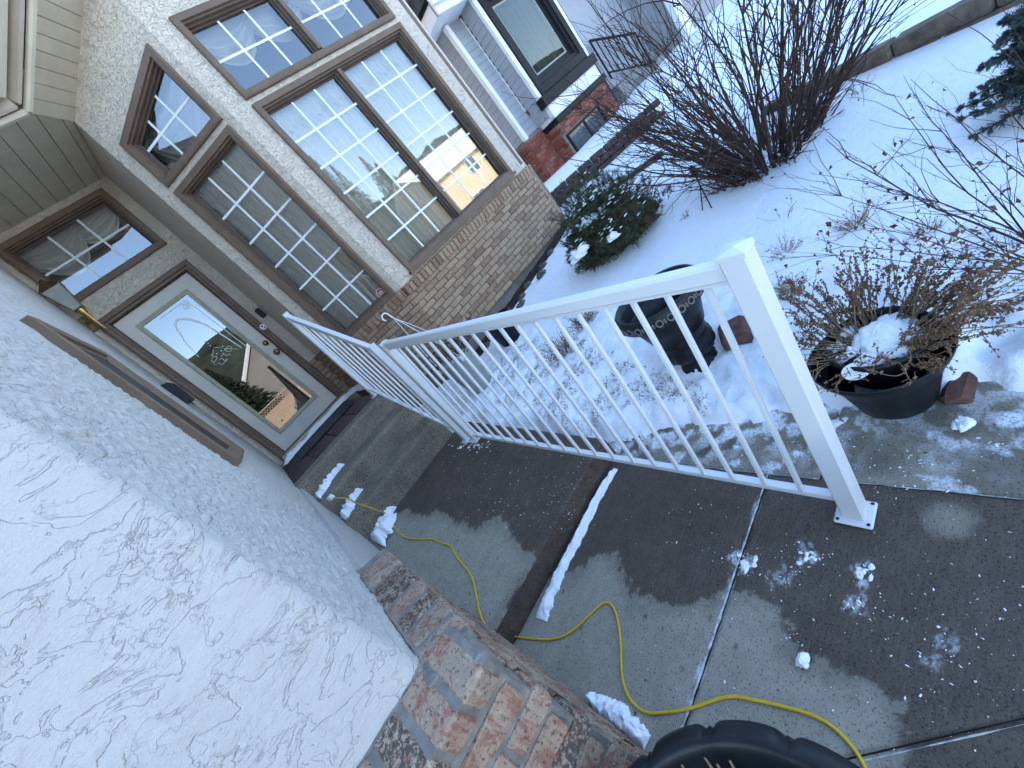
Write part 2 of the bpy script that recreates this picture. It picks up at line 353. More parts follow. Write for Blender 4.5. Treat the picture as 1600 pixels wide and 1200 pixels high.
def cbox(size, ch=0.0):
    x, y, z = (d / 2 for d in size)
    if ch <= 0:
        v = [(a * x, b * y, c * z) for a in (-1, 1) for b in (-1, 1) for c in (-1, 1)]
        return v, [(0, 1, 3, 2), (4, 6, 7, 5), (0, 4, 5, 1), (2, 3, 7, 6), (0, 2, 6, 4), (1, 5, 7, 3)]
    ch = min(ch, x * 0.9, y * 0.9, z * 0.9); v = []; idx = {}
    for a in (-1, 1):
        for b in (-1, 1):
            for c in (-1, 1):
                idx[a, b, c, 0] = len(v); v.append((a * x, b * (y - ch), c * (z - ch)))
                idx[a, b, c, 1] = len(v); v.append((a * (x - ch), b * y, c * (z - ch)))
                idx[a, b, c, 2] = len(v); v.append((a * (x - ch), b * (y - ch), c * z))
    f = []
    for a in (-1, 1):
        q = [(a, -1, -1), (a, 1, -1), (a, 1, 1), (a, -1, 1)]; t = [idx[(*p, 0)] for p in q]; f.append(t if a > 0 else t[::-1])
        q = [(-1, a, -1), (1, a, -1), (1, a, 1), (-1, a, 1)]; t = [idx[(*p, 1)] for p in q]; f.append(t[::-1] if a > 0 else t)
        q = [(-1, -1, a), (1, -1, a), (1, 1, a), (-1, 1, a)]; t = [idx[(*p, 2)] for p in q]; f.append(t if a > 0 else t[::-1])
    for a in (-1, 1):
        for b in (-1, 1):
            t = [idx[a, b, -1, 0], idx[a, b, -1, 1], idx[a, b, 1, 1], idx[a, b, 1, 0]]; f.append(t if a * b > 0 else t[::-1])
            t = [idx[a, -1, b, 0], idx[a, 1, b, 0], idx[a, 1, b, 2], idx[a, -1, b, 2]]; f.append(t if a * b > 0 else t[::-1])
            t = [idx[-1, a, b, 1], idx[1, a, b, 1], idx[1, a, b, 2], idx[-1, a, b, 2]]; f.append(t[::-1] if a * b > 0 else t)
    for a in (-1, 1):
        for b in (-1, 1):
            for c in (-1, 1):
                t = [idx[a, b, c, 0], idx[a, b, c, 1], idx[a, b, c, 2]]; f.append(t if a * b * c > 0 else t[::-1])
    return v, [tuple(q) for q in f]

UP = np.array([0, 0, 1.0])
exec_order = []

# ================================================================== THE SETTING
def zt(x, y):
    q = 1.2 * (0.03 + 0.085 * (x - 1.2) + 0.012 * np.maximum(x - 1.2, 0) ** 2 + 0.075 * np.clip(y - 1.2, 0, 3))
    z = np.where(q > 0, 0.78 * (1 - np.exp(-np.maximum(q, 0) / 0.78)), q)
    s = (x - 4.7) * 0.789 + (y - 4.55) * 0.614
    hi = 0.73 * sstep(0.02, 0.10, s) * sstep(2.6, 3.4, y)
    return np.maximum(z, hi)
def lawn_edge(y):
    return np.where(y > 1.62, 0.97, np.interp(y, [-2, 0.2, 0.6, 1.2, 1.62], [1.34, 1.27, 1.2, 1.1, 1.0]))
def snow_z(x, y):
    x = np.asarray(x, float); y = np.asarray(y, float)
    e = lawn_edge(y)
    m = sstep(-0.03, 0.15, x - e + 0.17 * fbm(x * 5.5, y * 5.5, 5))
    fine = (0.030 * fbm(x * 7, y * 7, 3) + 0.022 * fbm(x * 17, y * 17, 4)) * sstep(2.4, 1.35, x) + 0.035 * perlin(x * 0.9, y * 0.9) * sstep(1.4, 3, x)
    return zt(x, y) - 0.05 + 0.085 * m + fine
def ground_parts():
    mb = MB(); S = 900
    mb.poly([(-S, -S, -0.12), (S, -S, -0.12), (S, S, -0.12), (-S, S, -0.12)])
    tag(mb.build('ground', 'snow_ground'), kind='structure')
    mb = MB(); mb.poly([(-200, -16.5, -0.10), (200, -16.5, -0.10), (200, -9, -0.10), (-200, -9, -0.10)])
    tag(mb.build('street', 'asphalt'), kind='structure')
    xs = np.concatenate([np.arange(0.8, 3.2, 0.022), np.arange(3.2, 14.0, 0.09)]); ys = np.concatenate([np.arange(-4.0, -0.4, 0.09), np.arange(-0.4, 3.9, 0.026), np.arange(3.9, 9.5, 0.09)])
    X, Y = np.meshgrid(xs, ys, indexing='ij')
    Z = snow_z(X, Y)
    mb = MB(); mb.grid(np.stack([X, Y, Z], -1))
    tag(mb.build('snow_lawn', 'snow', smooth=True), kind='structure')
ground_parts()

def poly_sd(X, Y, poly):
    P = np.array(poly); inside = np.zeros(X.shape, bool); d = np.full(X.shape, 1e9)
    for i in range(len(P)):
        a = P[i]; b = P[(i + 1) % len(P)]
        c = ((a[1] > Y) != (b[1] > Y)) & (X < (b[0] - a[0]) * (Y - a[1]) / (b[1] - a[1] + 1e-12) + a[0])
        inside ^= c
        ab = b - a; t = np.clip(((X - a[0]) * ab[0] + (Y - a[1]) * ab[1]) / (ab @ ab + 1e-12), 0, 1)
        d = np.minimum(d, np.hypot(X - a[0] - t * ab[0], Y - a[1] - t * ab[1]))
    return np.where(inside, -d, d)
UZ0, UZ1, UY0, UY1 = 0.113, 0.272, 1.552, 3.0
def upper_z(y): return UZ0 + (UZ1 - UZ0) * (np.asarray(y, float) - UY0) / (UY1 - UY0)
def at_upper(px, py):
    z = 0.2
    for _ in range(6):
        p = at_z(px, py, z); z = float(upper_z(p[1]))
    return p
DRY_LOW = [at_z(*p, 0)[:2] for p in [(770, 1010), (800, 960), (842, 905), (885, 905), (930, 868), (962, 866), (972, 905), (1000, 935), (1060, 948), (1118, 940), (1150, 925), (1190, 928), (1215, 965), (1232, 1005), (1262, 1035), (1300, 1050), (1345, 1068), (1400, 1108), (1420, 1160), (1390, 1260), (700, 1300)]]
DRY_UP = [at_upper(*p)[:2] for p in [(560, 830), (606, 802), (640, 800), (655, 806), (690, 800), (722, 822), (745, 828), (772, 808), (795, 818), (800, 838), (815, 855), (838, 872), (812, 910), (770, 990), (640, 930)]]
SPOT = at_z(1483, 812, 0)[:2]
def slab(name, x0, x1, y0, y1, zf, parent, res=0.012, dry=None, level=1.0, thick=0.14, film=0.0):
    f0 = y0 if callable(y0) else (lambda x: 0 * x + y0); f1 = y1 if callable(y1) else (lambda x: 0 * x + y1)
    xs = np.linspace(x0, x1, max(3, int((x1 - x0) / res))); nx = len(xs); ny = max(3, int(np.max(f1(xs) - f0(xs)) / res))
    tt = np.linspace(0, 1, ny); X = np.repeat(xs[:, None], ny, 1); Y = f0(xs)[:, None] + (f1(xs) - f0(xs))[:, None] * tt[None, :]
    e = np.minimum(np.minimum(X - x0, x1 - X), np.minimum(Y - f0(X), f1(X) - Y))
    Z = zf(Y) - 0.006 * sstep(0.011, 0, e + 0.003 * fbm(X * 40, Y * 40, 2)) + 0.0012 * fbm(X * 8, Y * 8, 3)
    nz = 0.035 * fbm(X * 9, Y * 9, 4) + 0.030 * fbm(X * 30, Y * 30, 5)
    if dry is not None:
        wet = level * sstep(-0.006, 0.014, poly_sd(X, Y, dry) + nz); wet = np.maximum(wet, 0.35 * level * sstep(-0.07, 0.0, poly_sd(X, Y, dry) + nz))
        sp = np.hypot(X - SPOT[0], Y - SPOT[1]) - 0.052 + nz * 0.4
        wet = np.minimum(wet, level * (0.45 + 0.55 * sstep(-0.02, 0.015, sp)))
        for px in ((1008, 963), (1110, 965), (1036, 982), (1150, 1010), (908, 982), (1067, 1045), (862, 912), (880, 925)):
            q = at_z(*px, 0); wet = np.maximum(wet, 0.8 * sstep(0.012, 0.006, np.hypot(X - q[0], (Y - q[1]) * 1.4) + nz * 0.12))
    else:
        wet = level * (0.35 + 0.65 * sstep(-0.12, 0.25, fbm(X * 3.1 + 5, Y * 3.1, 5)))
    fl = np.zeros(X.shape)
    if film:
        fl = film * sstep(0.30, -0.02, lawn_edge(Y) - X + 0.22 * fbm(X * 5, Y * 5, 4)) * sstep(-0.1, 0.12, fbm(X * 16, Y * 16, 4)) + film * 0.8 * sstep(0.22, 0.36, fbm(X * 8 + 3, Y * 8, 5))
    if dry is DRY_LOW:
        for (px, py), rr_, k_ in (((1162, 880), 0.055, 1.0), ((1150, 872), 0.035, 1.0), ((1222, 902), 0.05, 0.5), ((1262, 872), 0.035, 0.9), ((1255, 858), 0.03, 0.5), ((1345, 888), 0.035, 0.7), ((1350, 905), 0.03, 0.9), ((1332, 945), 0.045, 0.55), ((1480, 1000), 0.04, 0.4), ((1250, 1030), 0.02, 1.0), ((1460, 1035), 0.03, 0.4)):
            q = at_z(px, py, 0); dd = np.hypot((X - q[0]) + 0.3 * (Y - q[1]), (Y - q[1]) * 1.2); fl = np.maximum(fl, k_ * sstep(rr_, rr_ * 0.25, dd + 0.03 * fbm(X * 30, Y * 30, 4)) * sstep(-0.12, 0.12, fbm(X * 48 + 5, Y * 70, 4)))
        e1 = np.abs(Y - 0.781); fl = np.maximum(fl, 0.9 * sstep(0.012, 0.002, e1 + 0.008 * fbm(X * 20, Y * 20, 3)) * sstep(-0.1, 0.2, fbm(X * 6, Y * 0 + 2, 3)))
    mb = MB(); b = np.stack([X, Y, Z], -1); mb.grid(b)
    ring = np.concatenate([b[:, 0], b[-1, 1:], b[::-1, -1][1:], b[0, ::-1][1:]]); low = ring.copy(); low[:, 2] -= thick
    n = len(ring); mb.add(np.concatenate([ring, low]), [(i, n + i, n + (i + 1) % n, (i + 1) % n) for i in range(n)])
    o = mb.build(name, 'concrete', parent, smooth=False)
    for nm, val in (('wet', wet), ('film', fl)):
        a = o.data.attributes.new(nm, 'FLOAT', 'POINT'); a.data.foreach_set('value', np.concatenate([val.ravel(), np.full(2 * n, 1.0 if nm == 'wet' else 0.0)]))
    o.data.polygons.foreach_set('use_smooth', [True] * ((nx - 1) * (ny - 1)) + [False] * (len(o.data.polygons) - (nx - 1) * (ny - 1)))
    return o
def walkway():
    mb = MB(); mb.box((0.3, 0.0, -0.063), (4.6, 3.2, 0.1))
    wk = tag(mb.build('walkway', 'mortar'), kind='structure')
    g = 0.006; fl = lambda y: 0 * y
    diag = lambda x: np.minimum(0.605 - 1.10 * (x - 0.005), 0.70)
    slab('concrete_slab', -0.55, 0.885, 0.775 + g, UY0 - 0.002, fl, wk, 0.008, DRY_LOW)
    slab('concrete_slab', -0.55, 0.885, lambda x: diag(x) + 0.5 * g, 0.775, fl, wk, 0.008, DRY_LOW)
    slab('concrete_slab', -0.55, 0.885, -1.2, lambda x: diag(x) - 0.5 * g, fl, wk, 0.016, DRY_LOW)
    slab('concrete_slab', 0.892, 1.75, 0.62, 1.75, fl, wk, 0.008, None, 0.85, film=1.0)
    slab('concrete_slab', 0.892, 1.75, -0.9, 0.613, fl, wk, 0.008, None, 0.6, film=0.8)
    slab('raised_slab', -0.18, 0.93, UY0, UY1 - 0.003, upper_z, wk, 0.010, DRY_UP, 1.0, 0.30)
    # snow and grit packed in the joints
    st = MB()
    def strip(a, b, wdt, n=60, amp=0.3, gap=0.25):
        a = np.array(a); b = np.array(b); d = nrm(b - a); s = np.array([-d[1], d[0], 0])
        t = np.linspace(0, 1, n); P = a + (b - a) * t[:, None]
        ww = wdt * np.clip(0.5 + 1.1 * fbm(t * 9 + a[0] * 7, t * 0 + 3.1, 3) + amp, 0.02, 1.3)
        L = P + s * ww[:, None]; Rr = P - s * ww[:, None]; M = P + np.array([0, 0, 0.004]) * np.clip(ww / wdt, 0, 1)[:, None]
        st.grid(np.stack([L, M, Rr], 1))
    strip((0.0, 0.595, 0.0), (0.75, -0.225, 0.0), 0.004, amp=-0.15); strip((-0.15, 0.781, 0.0), (0.45, 0.781, 0.0), 0.006); strip((0.45, 0.781, 0.0), (0.885, 0.781, 0.0), 0.004)
    strip((0.8885, 0.62, -0.002), (0.8885, 1.5, -0.002), 0.004, amp=0.0); strip((0.8885, -0.3, -0.002), (0.8885, 0.6, -0.002), 0.003, amp=-0.1)
    tag(st.build('joint_grit', 'joint_grit', wk), kind='stuff')
    return wk
WALK = walkway()

STEPS = [(3.0, 3.26, 0.473), (3.26, 3.53, 0.65), (3.53, 5.36, 0.812)]
def steps():
    zb = -0.1
    root = None
    for i, (y0, y1, z) in enumerate(STEPS):
        mb = MB(); yb = 5.36
        # slightly irregular cast block with a worn nosing
        xs = np.linspace(-0.18, 0.80, 50); prof = [(y0, zb), (y0 + 0.004, z - 0.03), (y0 + 0.012, z - 0.006), (y0 + 0.03, z), (y1 + 0.02, z)] if i < 2 else [(y0, zb), (y0 + 0.004, z - 0.03), (y0 + 0.012, z - 0.006), (y0 + 0.03, z), (3.72, z)]
        P = np.zeros((len(prof), len(xs), 3))
        for j, (yy, zz) in enumerate(prof):
            P[j, :, 0] = xs; P[j, :, 1] = yy + 0.006 * fbm(xs * 5 + i * 7, xs * 0 + j * 0.3, 4); P[j, :, 2] = zz + 0.003 * fbm(xs * 7 + i, xs * 0 + 9, 3)
        mb.grid(P)
        mb.add(np.concatenate([P[:, -1], [(0.80, prof[-1][0], zb)]]), [tuple(range(len(prof) + 1))])
        o = mb.build('step', 'step_concrete', root)
        if root is None:
            root = o; o.name = 'entry_steps'; tag(o, kind='structure')
    mb = MB(); mb.box((0.31, 4.54, 0.395), (0.98, 1.62, 0.81))
    ld = tag(mb.build('landing', 'mortar_dark'), kind='structure')
    # brick pavers of the landing
    pm, _ = MB().box((0, 0, 0), (0.235, 0.19, 0.03), ch=0.006).mesh('paver', 'paver_red')
    pm.materials[0] = MATS['retaining_block']
    for a in range(4):
        for b in range(8):
            inst('paver', pm, ld, Matrix.Translation((-0.06 + 0.245 * a, 3.83 + 0.2 * b, 0.800 + 0.002 * random.random())))
steps()

# ================================================================== THE HOUSE
YD = 5.36; YC = 3.86; XW = -0.18
A40 = math.radians(40)
U40 = np.array([math.cos(A40), -math.sin(A40), 0]); N40 = np.array([-math.sin(A40), -math.cos(A40), 0])
KR = np.array([1.011, 4.49, 0]); KC = np.array([1.766, 3.857, 0])          # return/left facet corner, left/centre facet corner
KX = 4.02; KE = np.array([KX, YC, 0]); KF = np.array([KX + 0.76, 4.49, 0])
UX = np.array([1.0, 0, 0]); NF = np.array([0, -1.0, 0]); UY_ = np.array([0, 1.0, 0])
house = empty('house', (2.0, YD, 0.0), 'cream stucco house with bay window, brick base and white glazed front door', 'house')

def P2(O, u, a, z): return np.array([O[0] + u[0] * a, O[1] + u[1] * a, z])
def inset(poly, d):
    P = np.array(poly, float); n = len(P); out = []
    area = sum(P[i][0] * P[(i + 1) % n][1] - P[(i + 1) % n][0] * P[i][1] for i in range(n)); sg = 1 if area > 0 else -1
    for i in range(n):
        p0, p1, p2 = P[i - 1], P[i], P[(i + 1) % n]
        d1 = (p1 - p0) / np.linalg.norm(p1 - p0); d2 = (p2 - p1) / np.linalg.norm(p2 - p1)
        n1 = sg * np.array([-d1[1], d1[0]]); n2 = sg * np.array([-d2[1], d2[0]])
        b = n1 + n2; b /= (1 + n1 @ n2); out.append(p1 + b * d)
    return out
def ring_loft(mb, O, u, nv, poly, prof):
    rows = []
    for ins, dep in prof:
        q = inset(poly, ins) if ins else [np.array(p, float) for p in poly]
        rows.append([P2(O, u, a, z) + nv * dep for a, z in q])
    n = len(poly); V = [p for r in rows for p in r]; fs = []
    for j in range(len(rows) - 1):
        for i in range(n):
            i2 = (i + 1) % n; fs.append((j * n + i, j * n + i2, (j + 1) * n + i2, (j + 1) * n + i))
    mb.add(V, fs)
def bar(mb, O, u, nv, a0, z0, a1, z1, wd, d0, d1):
    p = P2(O, u, a0, z0); q = P2(O, u, a1, z1); L = np.linalg.norm(q - p); t = (q - p) / L
    mb.box((p + q) / 2 + nv * (d0 + d1) / 2, (L, abs(d1 - d0), wd), (t, nv, np.cross(t, nv)))
def window(parent, O, u, nv, poly, sashes, name='window', label=None, glass='glass', trim='taupe_trim', clear=False):
    """poly and each sash opening are lists of (along, z); sash = (poly, n_vertical, [horizontal z fractions])"""
    mb = MB(); ring_loft(mb, O, u, nv, poly, [(0, -0.02), (0, 0.028), (0.012, 0.034), (0.05, 0.030), (0.053, 0.008), (0.064, 0.008), (0.066, -0.01)])
    win = mb.build(name, trim, parent)
    if label: win['label'] = label
    for sp, nvert, hz in sashes:
        fb = MB(); ring_loft(fb, O, u, nv, sp, [(0, 0.006), (0.004, -0.022), (0.020, -0.026), (0.023, -0.052), (0.032, -0.057), (0.034, -0.10)])
        fb.build('sash', 'brown_sash' if trim == 'taupe_trim' else trim, win)
        g = inset(sp, 0.028); ga = [p[0] for p in g]; gz = [p[1] for p in g]
        pb = MB(); pb.poly([P2(O, u, a, z) - nv * 0.062 for a, z in g]); pb.build('pane', glass, win)
        a0, a1, z0, z1 = min(ga), max(ga), min(gz), max(gz)
        def ztop(a):                              # upper edge of the (possibly slanted) opening
            best = []
            for i in range(len(g)):
                p, q = g[i], g[(i + 1) % len(g)]
                if min(p[0], q[0]) - 1e-6 <= a <= max(p[0], q[0]) + 1e-6 and abs(q[0] - p[0]) > 1e-6:
                    best.append(p[1] + (q[1] - p[1]) * (a - p[0]) / (q[0] - p[0]))
            return max(best)
        for k in range(1, nvert + 1):
            a = a0 + (a1 - a0) * k / (nvert + 1); m = MB(); bar(m, O, u, nv, a, z0, a, ztop(a), 0.019, -0.0585, -0.0615); m.build('muntin', 'muntin_white', win)
        for t in hz:
            z = z0 + (z1 - z0) * t; m = MB(); bar(m, O, u, nv, a0, z, a1, z, 0.019, -0.0580, -0.0612); m.build('muntin', 'muntin_white', win)
    return win
def rect(a0, a1, z0, z1): return [(a0, z0), (a1, z0), (a1, z1), (a0, z1)]
def facade(name, O, u, nv, outer, holes, thick=0.12, mat='stucco'):
    mb = MB(); to3 = lambda pl, d: [P2(O, u, a, z) + nv * d for a, z in pl]
    mb.holes(to3(outer, 0), [to3(h, 0) for h in holes]); mb.holes(to3(outer, -thick), [to3(h, -thick) for h in holes])
    for h in list(holes) + [outer]:
        a = to3(h, 0); b = to3(h, -thick); n = len(a)
        mb.add(a + b, [(i, (i + 1) % n, n + (i + 1) % n, n + i) for i in range(n)])
    return mb.build(name, mat, house)

# --- door wall
DX0, DX1, DZ0, DZ1 = -0.118, 0.888, 0.815, 2.97
TR = rect(-0.118, 0.893, 3.18, 3.858)
def shrink(pl, d): return [tuple(p) for p in inset(pl, d)]
O_D = np.array([0, YD, 0])
facade('door_wall', O_D, UX, NF, rect(-0.6, 1.03, 0.5, 5.2), [rect(DX0 + 0.02, DX1 - 0.02, DZ0 - 0.005, DZ1 - 0.02), shrink(TR, 0.02)])
window(house, O_D, UX, NF, TR, [(shrink(TR, 0.058), 2, [0.5])], name='transom_window')
# --- return wall beside the door, left facet, centre facet, right facet
facade('return_wall', np.array([1.011, YD, 0]), -UY_, np.array([-1.0, 0, 0]), rect(0.0, YD - 4.49, 0.5, 4.6), [], 0.05)
LF = lambda a: a
FL = 0.985                                                    # length of the left facet
W_LOW = rect(0.125, 0.905, 1.29, 3.138)
W_TRAP = [(0.125, 3.192), (0.905, 3.192), (0.905, 3.83), (0.125, 3.607)]
facade('bay_left_wall', KR, U40, N40, [(0, 0.4), (FL, 0.4), (FL, 4.35), (0, 3.925)], [shrink(W_LOW, 0.02), shrink(W_TRAP, 0.02)], 0.1)
W_CL = rect(1.945, 3.838, 1.345, 3.15); W_CU = rect(1.945, 3.838, 3.202, 3.885)
O_C = np.array([0, YC, 0])
facade('bay_front_wall', O_C, UX, NF, [(KC[0], 0.4), (KX, 0.4), (KX, 4.9), (KC[0], 4.9)], [shrink(W_CL, 0.02), shrink(W_CU, 0.02)], 0.1)
facade('bay_right_wall', KE, np.array([U40[0], -U40[1], 0]), np.array([-N40[0], N40[1], 0]), rect(0, FL, 0.2, 4.9), [], 0.1)
window(house, KR, U40, N40, W_LOW, [(shrink(W_LOW, 0.058), 2, [i / 6 for i in range(1, 6)])])
window(house, KR, U40, N40, W_TRAP, [(shrink(W_TRAP, 0.058), 2, [0.46])], label='slant topped pane above the narrow bay window')
MX = 2.875
window(house, O_C, UX, NF, W_CL, [(rect(2.003, MX - 0.018, 1.403, 3.092), 2, [i / 6 for i in range(1, 6)]), (rect(MX + 0.018, 3.780, 1.403, 3.092), 2, [i / 6 for i in range(1, 6)])], label='wide two sash bay window with white grilles')
window(house, O_C, UX, NF, W_CU, [(rect(2.003, MX - 0.018, 3.26, 3.827), 2, [0.5]), (rect(MX + 0.018, 3.780, 3.26, 3.827), 2, [0.5])])
mb = MB(); bar(mb, O_C, UX, NF, MX, 1.42, MX, 3.075, 0.04, -0.03, 0.012); bar(mb, O_C, UX, NF, MX, 3.277, MX, 3.81, 0.04, -0.03, 0.012); mb.build('mullion', 'taupe_trim', house)
for (O, u, nv, a0, a1, z) in ((O_C, UX, NF, 1.93, 3.85, 1.338), (KR, U40, N40, 0.11, 0.92, 1.283)):
    mb = MB(); bar(mb, O, u, nv, a0, z, a1, z, 0.035, -0.05, 0.05); mb.build('window_sill', 'taupe_trim', house)
# downspout at the right corner of the bay
mb = MB(); mb.box((4.10, YC + 0.06, 2.9), (0.05, 0.04, 3.1), ch=0.008); mb.build('downspout', 'taupe_trim', house)

# --- rooms behind the windows (closed, unlit) and their curtains
mb = MB()
q = [(1.06, 4.52), (1.06, 7.4), (4.6, 7.4), (4.6, 4.5), (3.98, 3.96), (1.80, 3.96)]
for i in range(3):
    a, b = q[i], q[i + 1]; mb.poly([(a[0], a[1], 0.6), (b[0], b[1], 0.6), (b[0], b[1], 4.6), (a[0], a[1], 4.6)])
mb.poly([(x, y, 0.6) for x, y in q]); mb.poly([(x, y, 4.6) for x, y in q])
h = [(-0.3, 5.45), (-0.3, 7.4), (1.03, 7.4), (1.03, 5.45)]
for i in range(3):
    a, b = h[i], h[i + 1]; mb.poly([(a[0], a[1], 0.6), (b[0], b[1], 0.6), (b[0], b[1], 4.6), (a[0], a[1], 4.6)])
mb.poly([(x, y, 0.6) for x, y in h]); mb.poly([(x, y, 4.6) for x, y in h])
mb.build('interior_wall', 'interior', house)
def curtain(O, u, nv, a0, a1, z0, z1, dep, pleats, amp, name='curtain', seed=0, mat='curtain'):
    n = int(pleats * 10); t = np.linspace(0, 1, n); zz = np.linspace(0, 1, 8)
    ph = t * pleats * 2 * np.pi + 1.3 * perlin(t * 7 + seed, t * 0 + 0.5)
    am = amp * (0.6 + 0.8 * np.abs(perlin(t * 5 + seed + 3, t * 0 + 2.5)))
    P = np.zeros((8, n, 3))
    for j, k in enumerate(zz):
        d = dep + am * np.sin(ph + 0.5 * k) * (0.7 + 0.3 * k)
        P[j] = np.array([P2(O, u, a, z1 + (z0 - z1) * k) for a in a0 + (a1 - a0) * t]) - nv * d[:, None]
    mb = MB(); mb.grid(P); mb.build(name, mat, house, smooth=True)
def swag(O, u, nv, a0, a1, z1, drop, dep, seed):
    mb = MB(); n, m = 40, 36
    t = np.linspace(0, 1, n); P = np.zeros((m, n, 3))
    for j in range(m):
        k = j / (m - 1); fold = 0.02 * math.sin(k * 9 * math.pi)
        z = z1 - drop * k * (0.08 + 0.92 * 4 * t * (1 - t)) ** 0.8
        P[j] = np.array([P2(O, u, a, 0) for a in a0 + (a1 - a0) * t]) - nv * (dep + fold + 0.02 * k); P[j, :, 2] = z
    mb.grid(P); mb.build('swag_drape', 'drape', house, smooth=True)
curtain(O_C, UX, NF, 1.98, 3.82, 1.3, 3.12, 0.16, 26, 0.034, seed=1)
curtain(KR, U40, N40, 0.10, 0.93, 1.25, 3.12, 0.15, 12, 0.03, seed=5)
def valance(O, u, nv, a0, a1, z1, dep, n):
    t = np.linspace(0, 1, n * 14); P = np.zeros((6, len(t), 3))
    for j in range(6):
        k = j / 5; z = z1 - (0.17 + 0.05 * np.abs(np.sin(t * n * np.pi))) * k
        P[j] = np.array([P2(O, u, a, 0) for a in a0 + (a1 - a0) * t]) - nv * (dep + 0.012 * np.sin(t * n * 4 * np.pi))[:, None]; P[j, :, 2] = z
    mb = MB(); mb.grid(P); mb.build('valance', 'drape', house, smooth=True)
valance(O_C, UX, NF, 1.98, 3.82, 3.12, 0.14, 16); valance(KR, U40, N40, 0.16, 0.90, 3.12, 0.13, 7)
swag(O_C, UX, NF, 2.0, 2.62, 3.87, 0.36, 0.16, 1); swag(O_C, UX, NF, 2.5, 3.2, 3.87, 0.34, 0.18, 2); swag(O_C, UX, NF, 3.05, 3.8, 3.87, 0.36, 0.16, 3)
swag(KR, U40, N40, 0.12, 0.93, 3.86, 0.72, 0.15, 4); curtain(KR, U40, N40, 0.10, 0.93, 3.17, 3.85, 0.24, 9, 0.02, seed=8); swag(O_D, UX, NF, -0.1, 0.5, 3.85, 0.42, 0.16, 5); swag(O_D, UX, NF, 0.3, 0.9, 3.85, 0.3, 0.18, 6)

